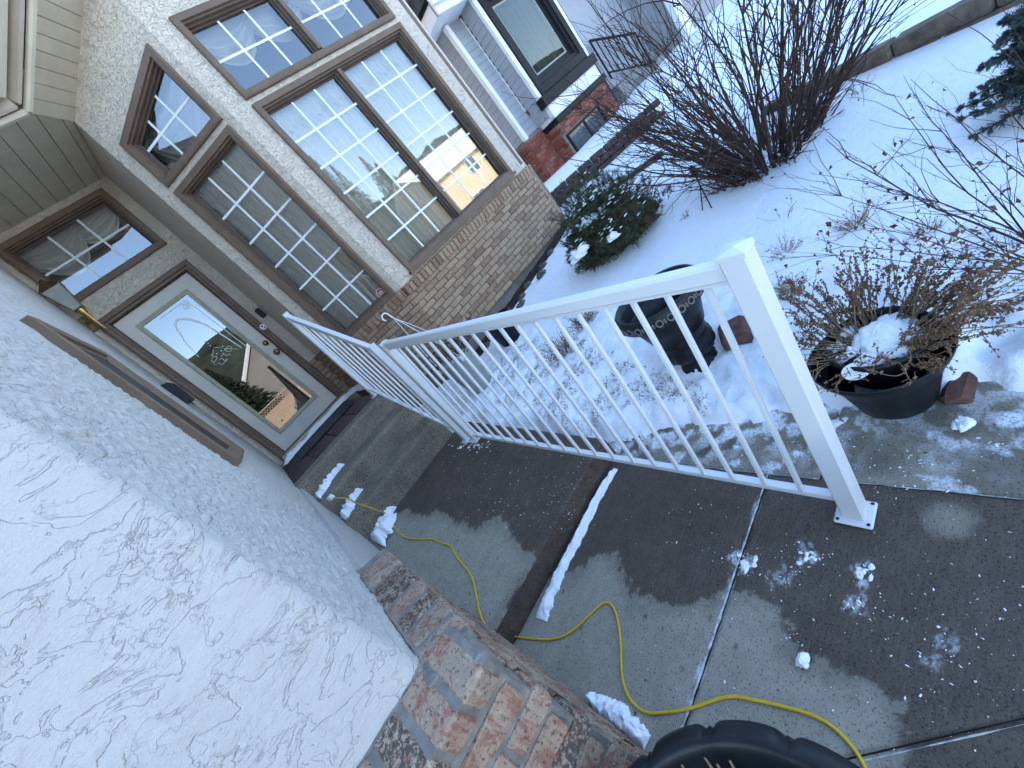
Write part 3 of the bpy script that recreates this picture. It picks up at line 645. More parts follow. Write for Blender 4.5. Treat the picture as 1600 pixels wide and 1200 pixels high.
# --- front door
def front_door():
    mb = MB(); ring_loft(mb, O_D, UX, NF, rect(DX0, DX1, DZ0, DZ1), [(0, -0.02), (0, 0.03), (0.014, 0.038), (0.045, 0.030), (0.05, 0.012), (0.072, 0.012), (0.075, -0.06), (0.09, -0.06), (0.092, -0.10)])
    mb.build('door_casing', 'taupe_trim', house)
    mb = MB(); mb.box(((DX0 + DX1) / 2, YD - 0.03, 0.858), (DX1 - DX0 - 0.02, 0.15, 0.03), ch=0.006); mb.build('threshold', 'gutter', house)
    mb = MB(); mb.box(((DX0 + DX1) / 2, YD - 0.045, 0.825), (DX1 - DX0 + 0.02, 0.13, 0.035), ch=0.006); mb.build('sub_sill', 'taupe_trim', house)
    sx0, sx1, sz0, sz1 = -0.03, 0.80, 0.88, 2.885
    lite = rect(0.115, 0.64, 1.09, 2.735)
    O = np.array([0, YD + 0.045, 0]); mb = MB(); to3 = lambda pl, d: [P2(O, UX, a, z) + NF * d for a, z in pl]
    ring = [rect(sx0, sx1, sz0, sz1)]
    mb.holes(to3(rect(sx0, sx1, sz0, sz1), 0), [to3(lite, 0)]); mb.holes(to3(rect(sx0, sx1, sz0, sz1), -0.045), [to3(lite, -0.045)])
    door = mb.build('front_door', 'door_paint', house)
    mb = MB(); ring_loft(mb, O, UX, NF, shrink(lite, -0.035), [(0, 0), (0.004, 0.014), (0.018, 0.018), (0.03, 0.012), (0.044, 0.010), (0.046, -0.012)]); mb.build('glass_frame', 'lite_frame', door)
    mb = MB(); mb.poly(to3(lite, -0.005)); mb.build('pane', 'glass_door', door)
    # frosted ornament: border lines, rosette, loop and lettering scrolls
    yo = YD + 0.046
    fr = MB()
    def line(pts, wd, steps=0):
        P = np.array([at_y(*p, yo) for p in pts]); P = P[:, [0, 2]]
        if steps:
            t = np.linspace(0, len(P) - 1, steps); out = []
            for s in t:
                i = min(int(s), len(P) - 2); f = s - i; p0 = P[max(i - 1, 0)]; p1 = P[i]; p2 = P[i + 1]; p3 = P[min(i + 2, len(P) - 1)]
                out.append(0.5 * (2 * p1 + (p2 - p0) * f + (2 * p0 - 5 * p1 + 4 * p2 - p3) * f * f + (3 * p1 - p0 - 3 * p2 + p3) * f ** 3))
            P = np.array(out)
        T = np.gradient(P, axis=0); T /= np.maximum(np.linalg.norm(T, axis=1, keepdims=True), 1e-9); S = np.stack([-T[:, 1], T[:, 0]], 1)
        wv = wd if np.isscalar(wd) else np.interp(np.linspace(0, 1, len(P)), np.linspace(0, 1, len(wd)), wd)
        A = P + S * np.reshape(wv, (-1, 1)) / 2; B = P - S * np.reshape(wv, (-1, 1)) / 2
        fr.grid(np.stack([np.stack([A[:, 0], np.full(len(A), yo), A[:, 1]], 1), np.stack([B[:, 0], np.full(len(A), yo), B[:, 1]], 1)], 1))
    line([(250, 498), (283, 474)], 0.006); line([(301, 477), (390, 545)], 0.007); line([(306, 474), (396, 543)], 0.004)
    line([(311, 558), (292, 537), (280, 519), (274, 508), (277, 500), (288, 498), (300, 500), (320, 507), (345, 522), (377, 543)], [0.004, 0.012, 0.02, 0.024, 0.026, 0.026, 0.024, 0.02, 0.014, 0.008], 60)
    def ringpx(cx, cy, r, n=16, wd=0.004, a0=0, a1=2 * math.pi):
        line([(cx + r * math.cos(a0 + (a1 - a0) * i / n), cy + r * math.sin(a0 + (a1 - a0) * i / n)) for i in range(n + 1)], wd)
    ringpx(291, 477, 2.2); ringpx(291, 477, 4.6)
    for k in range(6): ringpx(291 + 5.5 * math.cos(k * 1.05), 477 + 5.5 * math.sin(k * 1.05), 1.7, 10, 0.003)
    line([(282, 476), (284, 471), (290, 469), (296, 472)], 0.003, 14)
    line([(334, 543), (347, 543)], 0.004); line([(333, 545), (333, 554)], 0.004)
    line([(353, 547), (356, 541), (362, 543), (361, 548), (355, 549), (351, 545), (366, 545), (372, 546)], 0.004, 40)
    line([(332, 560), (334, 557), (339, 558), (337, 563), (333, 566), (330, 562), (336, 570)], 0.004, 34)
    line([(346, 557), (350, 553), (354, 556), (358, 553), (361, 555)], 0.004, 24); line([(343, 562), (347, 560), (351, 563), (356, 560)], 0.004, 20)
    line([(339, 569), (343, 567), (346, 570), (351, 566), (355, 562)], 0.004, 20)
    for px in ((321, 534), (325, 536.5), (328.5, 540), (348, 541), (345.5, 548), (339, 553), (349, 553), (331, 555)): ringpx(px[0], px[1], 0.6, 8, 0.006)
    fr.build('etched_ornament', 'frost', door)
    # hardware
    for nm, (px, py), rr, mt in (('deadbolt', (415, 536), 0.032, 'brass'), ('door_knob', (432.5, 549.5), 0.036, 'aged_brass')):
        p = at_y(px, py, YD + 0.03); mb = MB()
        prof = [(0.0, 0.0), (rr, 0.0), (rr, 0.006), (rr * 0.85, 0.012), (rr * 0.6, 0.012), (rr * 0.55, 0.03), (0.0, 0.032)] if nm == 'deadbolt' else [(0, 0), (rr, 0), (rr, 0.006), (rr * 0.8, 0.01), (0.014, 0.012), (0.014, 0.03), (0.026, 0.04), (0.03, 0.055), (0.02, 0.066), (0, 0.068)]
        m2 = MB(); m2.lathe(prof, (0, 0, 0), 24); V = m2.v[0].copy(); m2.v[0] = np.stack([V[:, 0], -V[:, 2], V[:, 1]], 1) + np.array([p[0], YD + 0.044, p[2]])
        m2.build(nm, mt, door, smooth=True)
front_door()
def disc_y(mb, p, r, d, seg=24, dome=0.0):
    m2 = MB(); m2.lathe([(0, 0), (r, 0), (r, d), (r * 0.8, d + dome), (0, d + dome * 1.2)], (0, 0, 0), seg); V = m2.v[0]
    mb.add(np.stack([V[:, 0], -V[:, 2], V[:, 1]], 1) + np.array(p), m2.f)

# --- soffits, fascia, gutter, roofs
def eaves():
    zs = 3.93
    A = np.array([1.011, 4.49]); A2 = A + N40[:2] * 0.36
    def front(x): return A2[1] if x <= A2[0] else A2[1] + (A[1] - A2[1]) * (x - A2[0]) / (A[0] - A2[0])
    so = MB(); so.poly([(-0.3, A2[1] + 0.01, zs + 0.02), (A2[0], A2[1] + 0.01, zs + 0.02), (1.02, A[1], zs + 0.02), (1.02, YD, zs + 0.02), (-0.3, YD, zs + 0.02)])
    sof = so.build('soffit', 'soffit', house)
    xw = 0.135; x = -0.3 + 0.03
    while x < 1.0:
        x1 = min(x + xw, 1.008); b = MB()
        pts = [(x + 0.003, front(x)), (x1 - 0.003, front(x1)), (x1 - 0.003, YD), (x + 0.003, YD)]
        if x < A2[0] < x1: pts.insert(1, (A2[0], A2[1]))
        n = len(pts); b.add([(px, py, zs) for px, py in pts] + [(px, py, zs + 0.012) for px, py in pts], [tuple(range(n))] + [(i, (i + 1) % n, n + (i + 1) % n, n + i) for i in range(n)])
        b.build('soffit_panel', 'soffit', sof); x += xw
    # raking strip along the left facet
    sl = np.array([U40[0], U40[1], 0.425]); A3 = np.array([A[0], A[1], 3.925]); out = np.array([N40[0], N40[1], 0]) * 0.36
    L = 1.15
    b = MB(); up = np.array([0, 0, 0.02]); b.poly([A3 + up, A3 + sl * L + up, A3 + sl * L + out + up, A3 + out + up])
    rs = b.build('raking_soffit', 'soffit', house)
    k = 0.0; wv = 0.098
    while k < L - 0.02:
        k1 = min(k + wv, L); b = MB(); q = [A3 + sl * (k + 0.003), A3 + sl * (k1 - 0.003), A3 + sl * (k1 - 0.003) + out, A3 + sl * (k + 0.003) + out]; n = 4
        b.add([*q] + [p + np.array([0, 0, 0.014]) for p in q], [tuple(range(n))] + [(i, (i + 1) % n, n + (i + 1) % n, n + i) for i in range(n)])
        b.build('soffit_panel', 'soffit', rs); k += wv
    # fascia bead, fascia board and gutter, following the eave line
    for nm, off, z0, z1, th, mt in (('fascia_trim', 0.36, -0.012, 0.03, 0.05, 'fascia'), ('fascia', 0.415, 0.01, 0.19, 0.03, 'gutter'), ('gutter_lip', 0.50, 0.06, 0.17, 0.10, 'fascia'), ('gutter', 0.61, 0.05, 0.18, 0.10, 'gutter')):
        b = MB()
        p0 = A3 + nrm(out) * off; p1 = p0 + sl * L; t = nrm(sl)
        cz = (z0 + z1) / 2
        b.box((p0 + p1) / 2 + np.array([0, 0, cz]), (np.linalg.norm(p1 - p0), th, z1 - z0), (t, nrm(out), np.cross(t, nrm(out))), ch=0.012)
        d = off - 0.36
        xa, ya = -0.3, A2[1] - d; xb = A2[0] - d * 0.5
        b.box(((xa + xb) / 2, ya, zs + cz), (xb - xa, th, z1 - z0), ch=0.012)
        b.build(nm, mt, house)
    # roof covering: porch, bay, main block
    b = MB()
    b.box((1.2, 4.6, 4.62), (0.02, 0.02, 0.02))
    b.poly([(-4.6, 0.2, 4.1), (-0.05, 0.2, 4.1), (-0.05, 3.7, 4.1), (0.55, 3.7, 4.12), (0.55, 6, 5.0), (-4.6, 6, 5.0)])
    b.poly([(0.2, 3.68, 4.16), (1.45, 3.1, 4.9), (4.4, 3.1, 4.9), (5.2, 4.2, 4.9), (5.2, 8, 6.2), (0.2, 8, 6.2)])
    b.poly([(-5, 5.9, 4.95), (5.0, 5.9, 4.95), (5.0, 10.3, 7.4), (-5, 10.3, 7.4)])
    b.poly([(-5, 10.3, 7.4), (5.0, 10.3, 7.4), (5.0, 15, 4.95), (-5, 15, 4.95)])
    b.build('roof', 'shingle', house)
    b = MB()
    for a, c in (((-4.6, 7.5), (4.85, 7.5)), ((4.85, 4.6), (4.85, 14.8)), ((4.85, 14.8), (-4.6, 14.8)), ((-4.6, 14.8), (-4.6, 0.85))):
        b.poly([(*a, -0.1), (*c, -0.1), (*c, 5.0), (*a, 5.0)])
    b.poly([(4.85, 5.0, 4.9), (4.85, 14.8, 4.9), (4.85, 10.3, 7.35)]); b.poly([(-4.6, 5.0, 4.9), (-4.6, 14.8, 4.9), (-4.6, 10.3, 7.35)])
    b.poly([(-0.6, 5.42, 4.0), (1.2, 5.42, 4.0), (1.2, 5.42, 5.2), (-0.6, 5.42, 5.2)])
    b.build('outer_wall', 'stucco', house)
eaves()

# --- garage corner: stucco with deep trowel relief
def relief(a, z, side):
    wob = 0.35 * perlin(a * 6, z * 6)
    n1 = fbm(a * 4.5 + wob, z * 9 - wob, 4) - 0.12; n2 = fbm(a * 16 + 11 + wob, z * 30 + 5, 3); mk = sstep(-0.15, 0.2, perlin(a * 3.1 + 7, z * 4.2))
    f = 0.0022 * sstep(-0.012, 0.012, n1) + 0.0010 * sstep(0.0, 0.05, n2) * mk + 0.0010 * fbm(a * 60, z * 70, 2)
    n3 = fbm(a * 24 + 3, z * 46, 3); g = 0.0042 * sstep(0.10, 0.17, n3) + 0.0012 * fbm(a * 60, z * 70, 2)
    return f * (1 - side) + g * side
def garage():
    zb = 0.775; YG = 0.86; rr = 0.03
    zs = np.concatenate([np.arange(zb, 2.0, 0.0055), np.arange(2.0, 4.02, 0.05)])
    # section runs: front face (from the left) -> rounded corner -> side wall to the door wall
    la = np.concatenate([np.arange(-4.0, -1.3, 0.06), np.arange(-1.3, XW - rr, 0.0055)])
    ca = np.linspace(0, math.pi / 2, 9)[1:-1]
    lb = np.concatenate([np.arange(YG + rr, 2.6, 0.0065), np.arange(2.6, 5.36, 0.0095)])
    px = np.concatenate([la, XW - rr + rr * np.sin(ca), np.full(len(lb), XW)])
    py = np.concatenate([np.full(len(la), YG), YG + rr - rr * np.cos(ca), lb])
    nx = np.concatenate([np.zeros(len(la)), np.sin(ca), np.ones(len(lb))]); ny = np.concatenate([-np.ones(len(la)), -np.cos(ca), np.zeros(len(lb))])
    s = np.concatenate([[0], np.cumsum(np.hypot(np.diff(px), np.diff(py)))])
    S, Z = np.meshgrid(s, zs, indexing='ij'); sd2 = sstep(s[len(la)] + 0.02, s[len(la)] + 0.12, S); d = relief(S, Z, sd2)
    # shallow swell of the float strokes
    d = d + 0.002 * perlin(S * 2.3, Z * 2.3)
    lip = 0.006 * fbm(s * 9, s * 0 + 4, 3)
    Zb = Z + lip[:, None] * sstep(zb + 0.05, zb, Z)
    P = np.stack([px[:, None] + nx[:, None] * d, py[:, None] + ny[:, None] * d, Zb], -1)
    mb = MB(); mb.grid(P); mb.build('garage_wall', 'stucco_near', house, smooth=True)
garage()

# --- bricks
def brick_mesh(name, size, mat, ch=0.006, seed=0, rough=0.0):
    v, f = cbox(size, ch); v = np.array(v)
    if rough: v = v + np.random.default_rng(seed).normal(0, rough, v.shape)
    me = bpy.data.meshes.new(name); me.from_pydata(v.tolist(), [], f); me.materials.append(MATS[mat]); me.update(); return me
def lay(parent, O, u, nv, a0, a1, z0, ncourse, mat, L=0.194, hgt=0.060, gap=0.011, proud=0.012, name='brick', depth=0.09, offset=0.0, rough=0.0012, seed=0):
    meshes = {}
    def get(l):
        k = (round(l, 3), random.randrange(3))
        if k not in meshes: meshes[k] = brick_mesh(name, (l, depth, hgt), mat, 0.006, len(meshes) + seed, rough)
        return meshes[k]
    for c in range(ncourse):
        z = z0 + c * (hgt + gap) + hgt / 2
        a = a0 - (((c % 2) * 0.5 + offset) % 1.0) * (L + gap)
        while a < a1 - 0.02:
            s, e = max(a, a0), min(a + L, a1)
            if e - s > 0.03:
                p = P2(O, u, (s + e) / 2, z) + nv * (proud - depth / 2 + random.uniform(-0.002, 0.002))
                inst(name, get(e - s), parent, frame(p, u, -nv, UP))
            a += L + gap
def rowlocks(parent, O, u, nv, a0, a1, z, mat, wd=0.060, hgt=0.095, depth=0.13, proud=0.035, gap=0.010, name='rowlock_brick', tilt=0.0, seed=0):
    ms = [brick_mesh(name, (wd, depth, hgt), mat, 0.007, seed + i, 0.0012) for i in range(3)]
    a = a0
    t = math.radians(tilt)
    nd = nv * math.cos(t) - UP * math.sin(t); zd = UP * math.cos(t) + nv * math.sin(t)
    while a + wd <= a1 + 0.005:
        p = P2(O, u, a + wd / 2, z) + nv * (proud - depth / 2)
        inst(name, random.choice(ms), parent, frame(p, u, -nd, zd)); a += wd + gap
def backing(name, O, u, nv, a0, a1, z0, z1, d=0.0, mat='mortar', thick=0.06):
    mb = MB(); p = P2(O, u, (a0 + a1) / 2, (z0 + z1) / 2) + nv * (d - thick / 2); mb.box(p, (a1 - a0, thick, z1 - z0), (u, nv, UP)); return mb.build(name, mat, house)
def bay_brick():
    zb = 0.50; nc = 12; zt_ = zb + nc * 0.0592
    UR = np.array([U40[0], -U40[1], 0]); NR = np.array([-N40[0], N40[1], 0])
    dd = 0.05 * math.tan(A40 / 2)
    for (nm, O, u, nv, a0, a1, off) in (('bay_front_brick', O_C, UX, NF, KC[0] - dd, KX + dd, 0.0), ('bay_left_brick', KR, U40, N40, 0.0, FL + dd, 0.5), ('bay_right_brick', KE, UR, NR, -dd, FL, 0.3)):
        b = backing(nm, O, u, nv, a0, a1, zb - 0.01, zt_, 0.04, 'mortar_dark')
        lay(b, O, u, nv, a0, a1 if nm != 'bay_right_brick' else 0.34, zb, nc, 'brick', L=0.165, hgt=0.0505, gap=0.0087, proud=0.050, offset=off)
        rowlocks(b, O, u, nv, a0, a1 if nm != 'bay_right_brick' else 0.34, zt_ + 0.040, 'brick', wd=0.052, proud=0.075, tilt=12, gap=0.008)
        backing('foundation_wall', O, u, nv, a0, a1, -0.1, zb - 0.004, 0.02, 'foundation', 0.1)
    b = backing('return_brick', np.array([1.011, YD, 0]), -UY_, np.array([-1.0, 0, 0]), 0.0, YD - 4.49, 0.6, 1.40, 0.012, 'mortar_dark', 0.03)
    lay(b, np.array([1.011, YD, 0]), -UY_, np.array([-1.0, 0, 0]), 0.0, YD - 4.49, 0.62, 13, 'brick', L=0.165, hgt=0.0505, gap=0.0087, proud=0.024, depth=0.05)
    b = backing('door_side_brick', O_D, UX, NF, 0.892, 1.0, 0.81, 1.40, 0.012, 'mortar_dark', 0.03)
    lay(b, O_D, UX, NF, 0.892, 0.992, 0.82, 10, 'brick', L=0.165, hgt=0.0505, gap=0.0087, proud=0.024, depth=0.05)
bay_brick()
def garage_brick():
    XB = -0.085; YB = 0.745; YF = 1.50; zt_ = 0.69
    Of = np.array([0, YB, 0]); Os = np.array([XB, 0, 0]); PX = np.array([1.0, 0, 0])
    b = backing('garage_front_brick', Of, UX, NF, -2.2, XB - 0.012, -0.05, zt_ + 0.045, -0.010, 'mortar', 0.08)
    lay(b, Of, UX, NF, -2.2, XB, 0.012, 9, 'brick_near', L=0.19, hgt=0.062, gap=0.0125, proud=0.0, depth=0.08, rough=0.003, offset=0.62)
    rowlocks(b, Of, UX, NF, -2.17, XB + 0.002, zt_ + 0.052, 'brick_near', wd=0.066, hgt=0.075, depth=0.135, proud=0.012, gap=0.014, tilt=16)
    b = backing('garage_side_brick', Os, UY_, PX, YB + 0.012, YF, -0.05, zt_ + 0.045, -0.010, 'mortar', 0.08)
    lay(b, Os, UY_, PX, YB + 0.082, YF, 0.012, 9, 'brick_near', L=0.19, hgt=0.062, gap=0.0125, proud=0.0, depth=0.08, rough=0.003, offset=0.1)
    rowlocks(b, Os, UY_, PX, YB + 0.10, YF, zt_ + 0.052, 'brick_near', wd=0.066, hgt=0.075, depth=0.135, proud=0.012, gap=0.012, tilt=14)
    for O_, u_, n_, a0_, a1_, tl in ((Of, UX, NF, -2.2, XB - 0.004, 16), (Os, UY_, PX, YB + 0.06, YF, 14)):
        t = math.radians(tl); nd = n_ * math.cos(t) - UP * math.sin(t); zd = UP * math.cos(t) + n_ * math.sin(t); mb = MB(); mb.box(P2(O_, u_, (a0_ + a1_) / 2, zt_ + 0.052) + n_ * (0.012 - 0.0675), (a1_ - a0_, 0.123, 0.066), (u_, nd, zd)); mb.build('ledge_mortar', 'mortar', house)
    mb = MB(); mb.box((XB - 0.045, YB + 0.045, zt_ + 0.045), (0.10, 0.10, 0.06), ch=0.012); mb.build('ledge_mortar', 'mortar', house)
    # mortar wash where the ledge meets the stucco
    mb = MB(); s = np.linspace(-2.2, XW + 0.01, 60); q = []
    for k, (dy, dz) in enumerate(((0.0, 0.03), (-0.03, 0.006), (-0.05, -0.02))):
        q.append(np.stack([s, YG_() + dy + 0.004 * fbm(s * 12 + k, s * 0, 3), 0.765 + dz + 0.005 * fbm(s * 14, s * 0 + k, 3)], 1))
    mb.grid(np.array(q)); s = np.linspace(YG_() - 0.02, YF, 40); q = []
    for k, (dx, dz) in enumerate(((0.004, 0.03), (0.03, 0.006), (0.05, -0.02))):
        q.append(np.stack([XW + dx + 0.004 * fbm(s * 12 + k, s * 0 + 5, 3), s, 0.762 + dz + 0.005 * fbm(s * 14, s * 0 + k + 3, 3)], 1))
    mb.grid(np.array(q)); mb.build('mortar_wash', 'mortar', house, smooth=True)
    mb = MB(); mb.box((XW + 0.01, (YF + YD) / 2, 0.38), (0.02, YD - YF, 0.80)); mb.build('parging', 'stucco_near', house)
def YG_(): return 0.86
garage_brick()

# --- window in the garage side wall, seen edge on
def side_window():
    O = np.array([XW, 0, 0]); PX = np.array([1.0, 0, 0]); pl = rect(2.16, 3.02, 1.272, 2.15)
    mb = MB(); ring_loft(mb, O, UY_, PX, pl, [(0, 0.0), (0, 0.030), (0.015, 0.036), (0.05, 0.030), (0.055, 0.018), (0.075, 0.016), (0.08, 0.010)])
    wn = mb.build('window', 'taupe_trim', house); wn['label'] = 'brown framed window in the white garage wall seen edge on'
    mb = MB(); mb.poly([P2(O, UY_, a, z) + PX * 0.0105 for a, z in inset(pl, 0.076)]); mb.build('pane', 'black_plastic', wn)
side_window()

# ================================================================== RAILINGS
def railing_near():
    b = np.array([0.777, 0.503, 0.004]); d = nrm([-0.007, 0.993, 0.116]); u = nrm([0.02, -0.069, 0.997])
    wv = nrm(np.cross(d, u)); L = 2.048; Hh = 0.955; ax = (d, wv, u)
    r = empty('railing_section', b, 'long white aluminium railing section with square corner post on the walkway', 'railing', 'white railing sections')
    pt = lambda s, t, o=0.0: b + d * s + u * t + wv * o
    for i, s in enumerate((0.0, L)):
        hgt = Hh if i == 0 else 0.93; z0 = 0.0 if i == 0 else 0.035
        p = MB(); p.box(pt(s, (hgt + z0) / 2 + 0.004), (0.055, 0.055, hgt - z0 - 0.008), ax, ch=0.004); post = p.build('post', 'white_aluminium', r)
        # low pyramid cap
        c = MB(); o = pt(s, hgt - 0.006); hw = 0.0290
        q = [o + d * a * hw + wv * e * hw for a, e in ((-1, -1), (1, -1), (1, 1), (-1, 1))]
        c.add(q + [k + u * 0.010 for k in q] + [o + u * 0.017], [(0, 1, 5, 4), (1, 2, 6, 5), (2, 3, 7, 6), (3, 0, 4, 7), (4, 5, 8), (5, 6, 8), (6, 7, 8), (7, 4, 8), (3, 2, 1, 0)])
        c.build('post_cap', 'white_aluminium', post)
        c = MB(); c.box(pt(s, z0 + 0.005), (0.092, 0.092, 0.010), ax, ch=0.004); bp = c.build('base_plate', 'white_aluminium', r)
        for a in (-1, 1):
            for e in (-1, 1):
                h = MB(); n = 12; ctr = pt(s, z0 + 0.0112) + d * a * 0.036 + wv * e * 0.036
                h.add([ctr + 0.0048 * (math.cos(2 * math.pi * k / n) * d + math.sin(2 * math.pi * k / n) * wv) for k in range(n)], [tuple(range(n))]); h.build('bolt_hole', 'black_plastic', bp)
    p = MB(); p.box(pt(L / 2, 0.914), (L - 0.052, 0.036, 0.045), ax, ch=0.006); tr = p.build('top_rail', 'white_aluminium', r)
    p = MB(); p.box(pt(L / 2, 0.887), (L - 0.052, 0.024, 0.010), ax, ch=0.002); p.build('rail_channel', 'white_aluminium', tr)
    p = MB(); p.box(pt(L / 2, 0.080), (L - 0.052, 0.027, 0.024), ax, ch=0.003); p.build('bottom_rail', 'white_aluminium', r)
    n = 19; me, _ = MB().box((0, 0, 0), (0.0145, 0.0145, 0.795), ch=0.002).mesh('baluster', 'white_aluminium')
    for k in range(n):
        s = L * (k + 1) / (n + 1); inst('baluster', me, r, frame(pt(s, 0.090 + 0.795 / 2), d, wv, u))
    return r
railing_near()
def railing_stairs():
    b0 = np.array([0.772, 2.735, 0.243]); b1 = np.array([0.768, 3.66, 0.812]); X = np.array([1.0, 0, 0])
    r = empty('railing_section', b0, 'short white railing section climbing beside the entry steps', 'railing', 'white railing sections')
    u = nrm([0.0, -0.085, 0.995]); dd = nrm(b1 - b0)
    tops = []
    for i, (bb, hgt) in enumerate(((b0, 0.955), (b1, 0.955))):
        uu = u if i == 0 else nrm([0, -0.055, 1.0]); f = nrm(np.cross(uu, X)) * -1
        p = MB(); p.box(bb + uu * (hgt / 2 + 0.004), (0.046, 0.046, hgt - 0.008), (X, nrm(np.cross(uu, X)), uu), ch=0.004); post = p.build('post', 'white_aluminium', r)
        c = MB(); c.box(bb + uu * (hgt + 0.002), (0.050, 0.050, 0.010), (X, nrm(np.cross(uu, X)), uu), ch=0.004); c.build('post_cap', 'white_aluminium', post)
        c = MB(); c.box(bb + np.array([0, 0, 0.006]), (0.085, 0.085, 0.010), ch=0.004); c.build('base_plate', 'white_aluminium', r)
        tops.append((bb, uu))
    def span(t0, t1): return tops[0][0] + tops[0][1] * t0, tops[1][0] + tops[1][1] * t1
    for nm, t, sz in (('top_rail', 0.925, (0.034, 0.042)), ('bottom_rail', 0.10, (0.026, 0.024))):
        p0, p1 = span(t, t); dv = nrm(p1 - p0); p = MB(); p.box((p0 + p1) / 2, (np.linalg.norm(p1 - p0) - 0.03, sz[0], sz[1]), (dv, X, nrm(np.cross(dv, X))), ch=0.004); p.build(nm, 'white_aluminium', r)
    n = 8
    me, _ = MB().box((0, 0, 0), (0.0145, 0.0145, 0.82), ch=0.002).mesh('baluster', 'white_aluminium')
    for k in range(n):
        s = (k + 1) / (n + 1); lo0, lo1 = span(0.1, 0.1); hi0, hi1 = span(0.9, 0.9)
        a = lo0 + (lo1 - lo0) * s; c = hi0 + (hi1 - hi0) * s; uu = nrm(c - a)
        inst('baluster', me, r, frame((a + c) / 2, X, nrm(np.cross(uu, X)), uu))
railing_stairs()

# ================================================================== PORCH FITTINGS
def lantern():
    c = np.array([-0.085, 5.14, 0]); zt0 = 2.93
    r = empty('wall_lantern', (c[0], c[1], zt0), 'brass coach lantern with tapered glass left of the front door', 'lantern')
    ax = (nrm([1, 0.0, 0]), nrm([0, 1, 0]), UP)
    def ringsq(h, z): return [(c[0] + a * h, c[1] + b * h, z) for a, b in ((-1, -1), (1, -1), (1, 1), (-1, 1))]
    mb = MB(); z0, z1 = zt0 + 0.13, zt0 + 0.36; h0, h1 = 0.035, 0.075
    for (i, j) in ((0, 1), (1, 2), (2, 3), (3, 0)):
        a, b = ringsq(h0, z0), ringsq(h1, z1); g = MB(); g.poly([a[i], a[j], b[j], b[i]]); g.build('glass_pane', 'grey_plastic', r)
    a, b = ringsq(h0, z0), ringsq(h1, z1)
    for i in range(4): mb.tube([a[i], b[i]], 0.005, 5)
    for q in (a, b):
        for i in range(4): mb.tube([q[i], q[(i + 1) % 4]], 0.006, 5)
    mb.build('cage', 'aged_brass', r)
    t = ringsq(0.085, z1 + 0.004) + ringsq(0.03, z1 + 0.075) + [(c[0], c[1], z1 + 0.12)]
    mb = MB(); mb.add(t, [(0, 1, 5, 4), (1, 2, 6, 5), (2, 3, 7, 6), (3, 0, 4, 7), (4, 5, 8), (5, 6, 8), (6, 7, 8), (7, 4, 8), (3, 2, 1, 0)]); mb.build('roof_cap', 'aged_brass', r)
    mb = MB(); mb.lathe([(0.004, -0.12), (0.011, -0.11), (0.007, -0.095), (0.012, -0.02), (0.018, 0.06), (0.03, 0.09), (0.036, 0.12), (0.034, 0.135)], (c[0], c[1], zt0), 20, cap0=True, cap1=True); mb.build('stem', 'brass', r, smooth=True)
    mb = MB(); mb.tube([(c[0], c[1], zt0 + 0.03), (c[0] - 0.03, c[1] + 0.05, zt0 + 0.0), (c[0] - 0.06, c[1] + 0.10, zt0 + 0.05), (c[0] - 0.07, YD - 0.01, zt0 + 0.06)], 0.009, 8)
    mb.box((c[0] - 0.06, YD - 0.012, zt0 + 0.06), (0.07, 0.02, 0.16), ch=0.006); mb.build('bracket', 'aged_brass', r)
lantern()
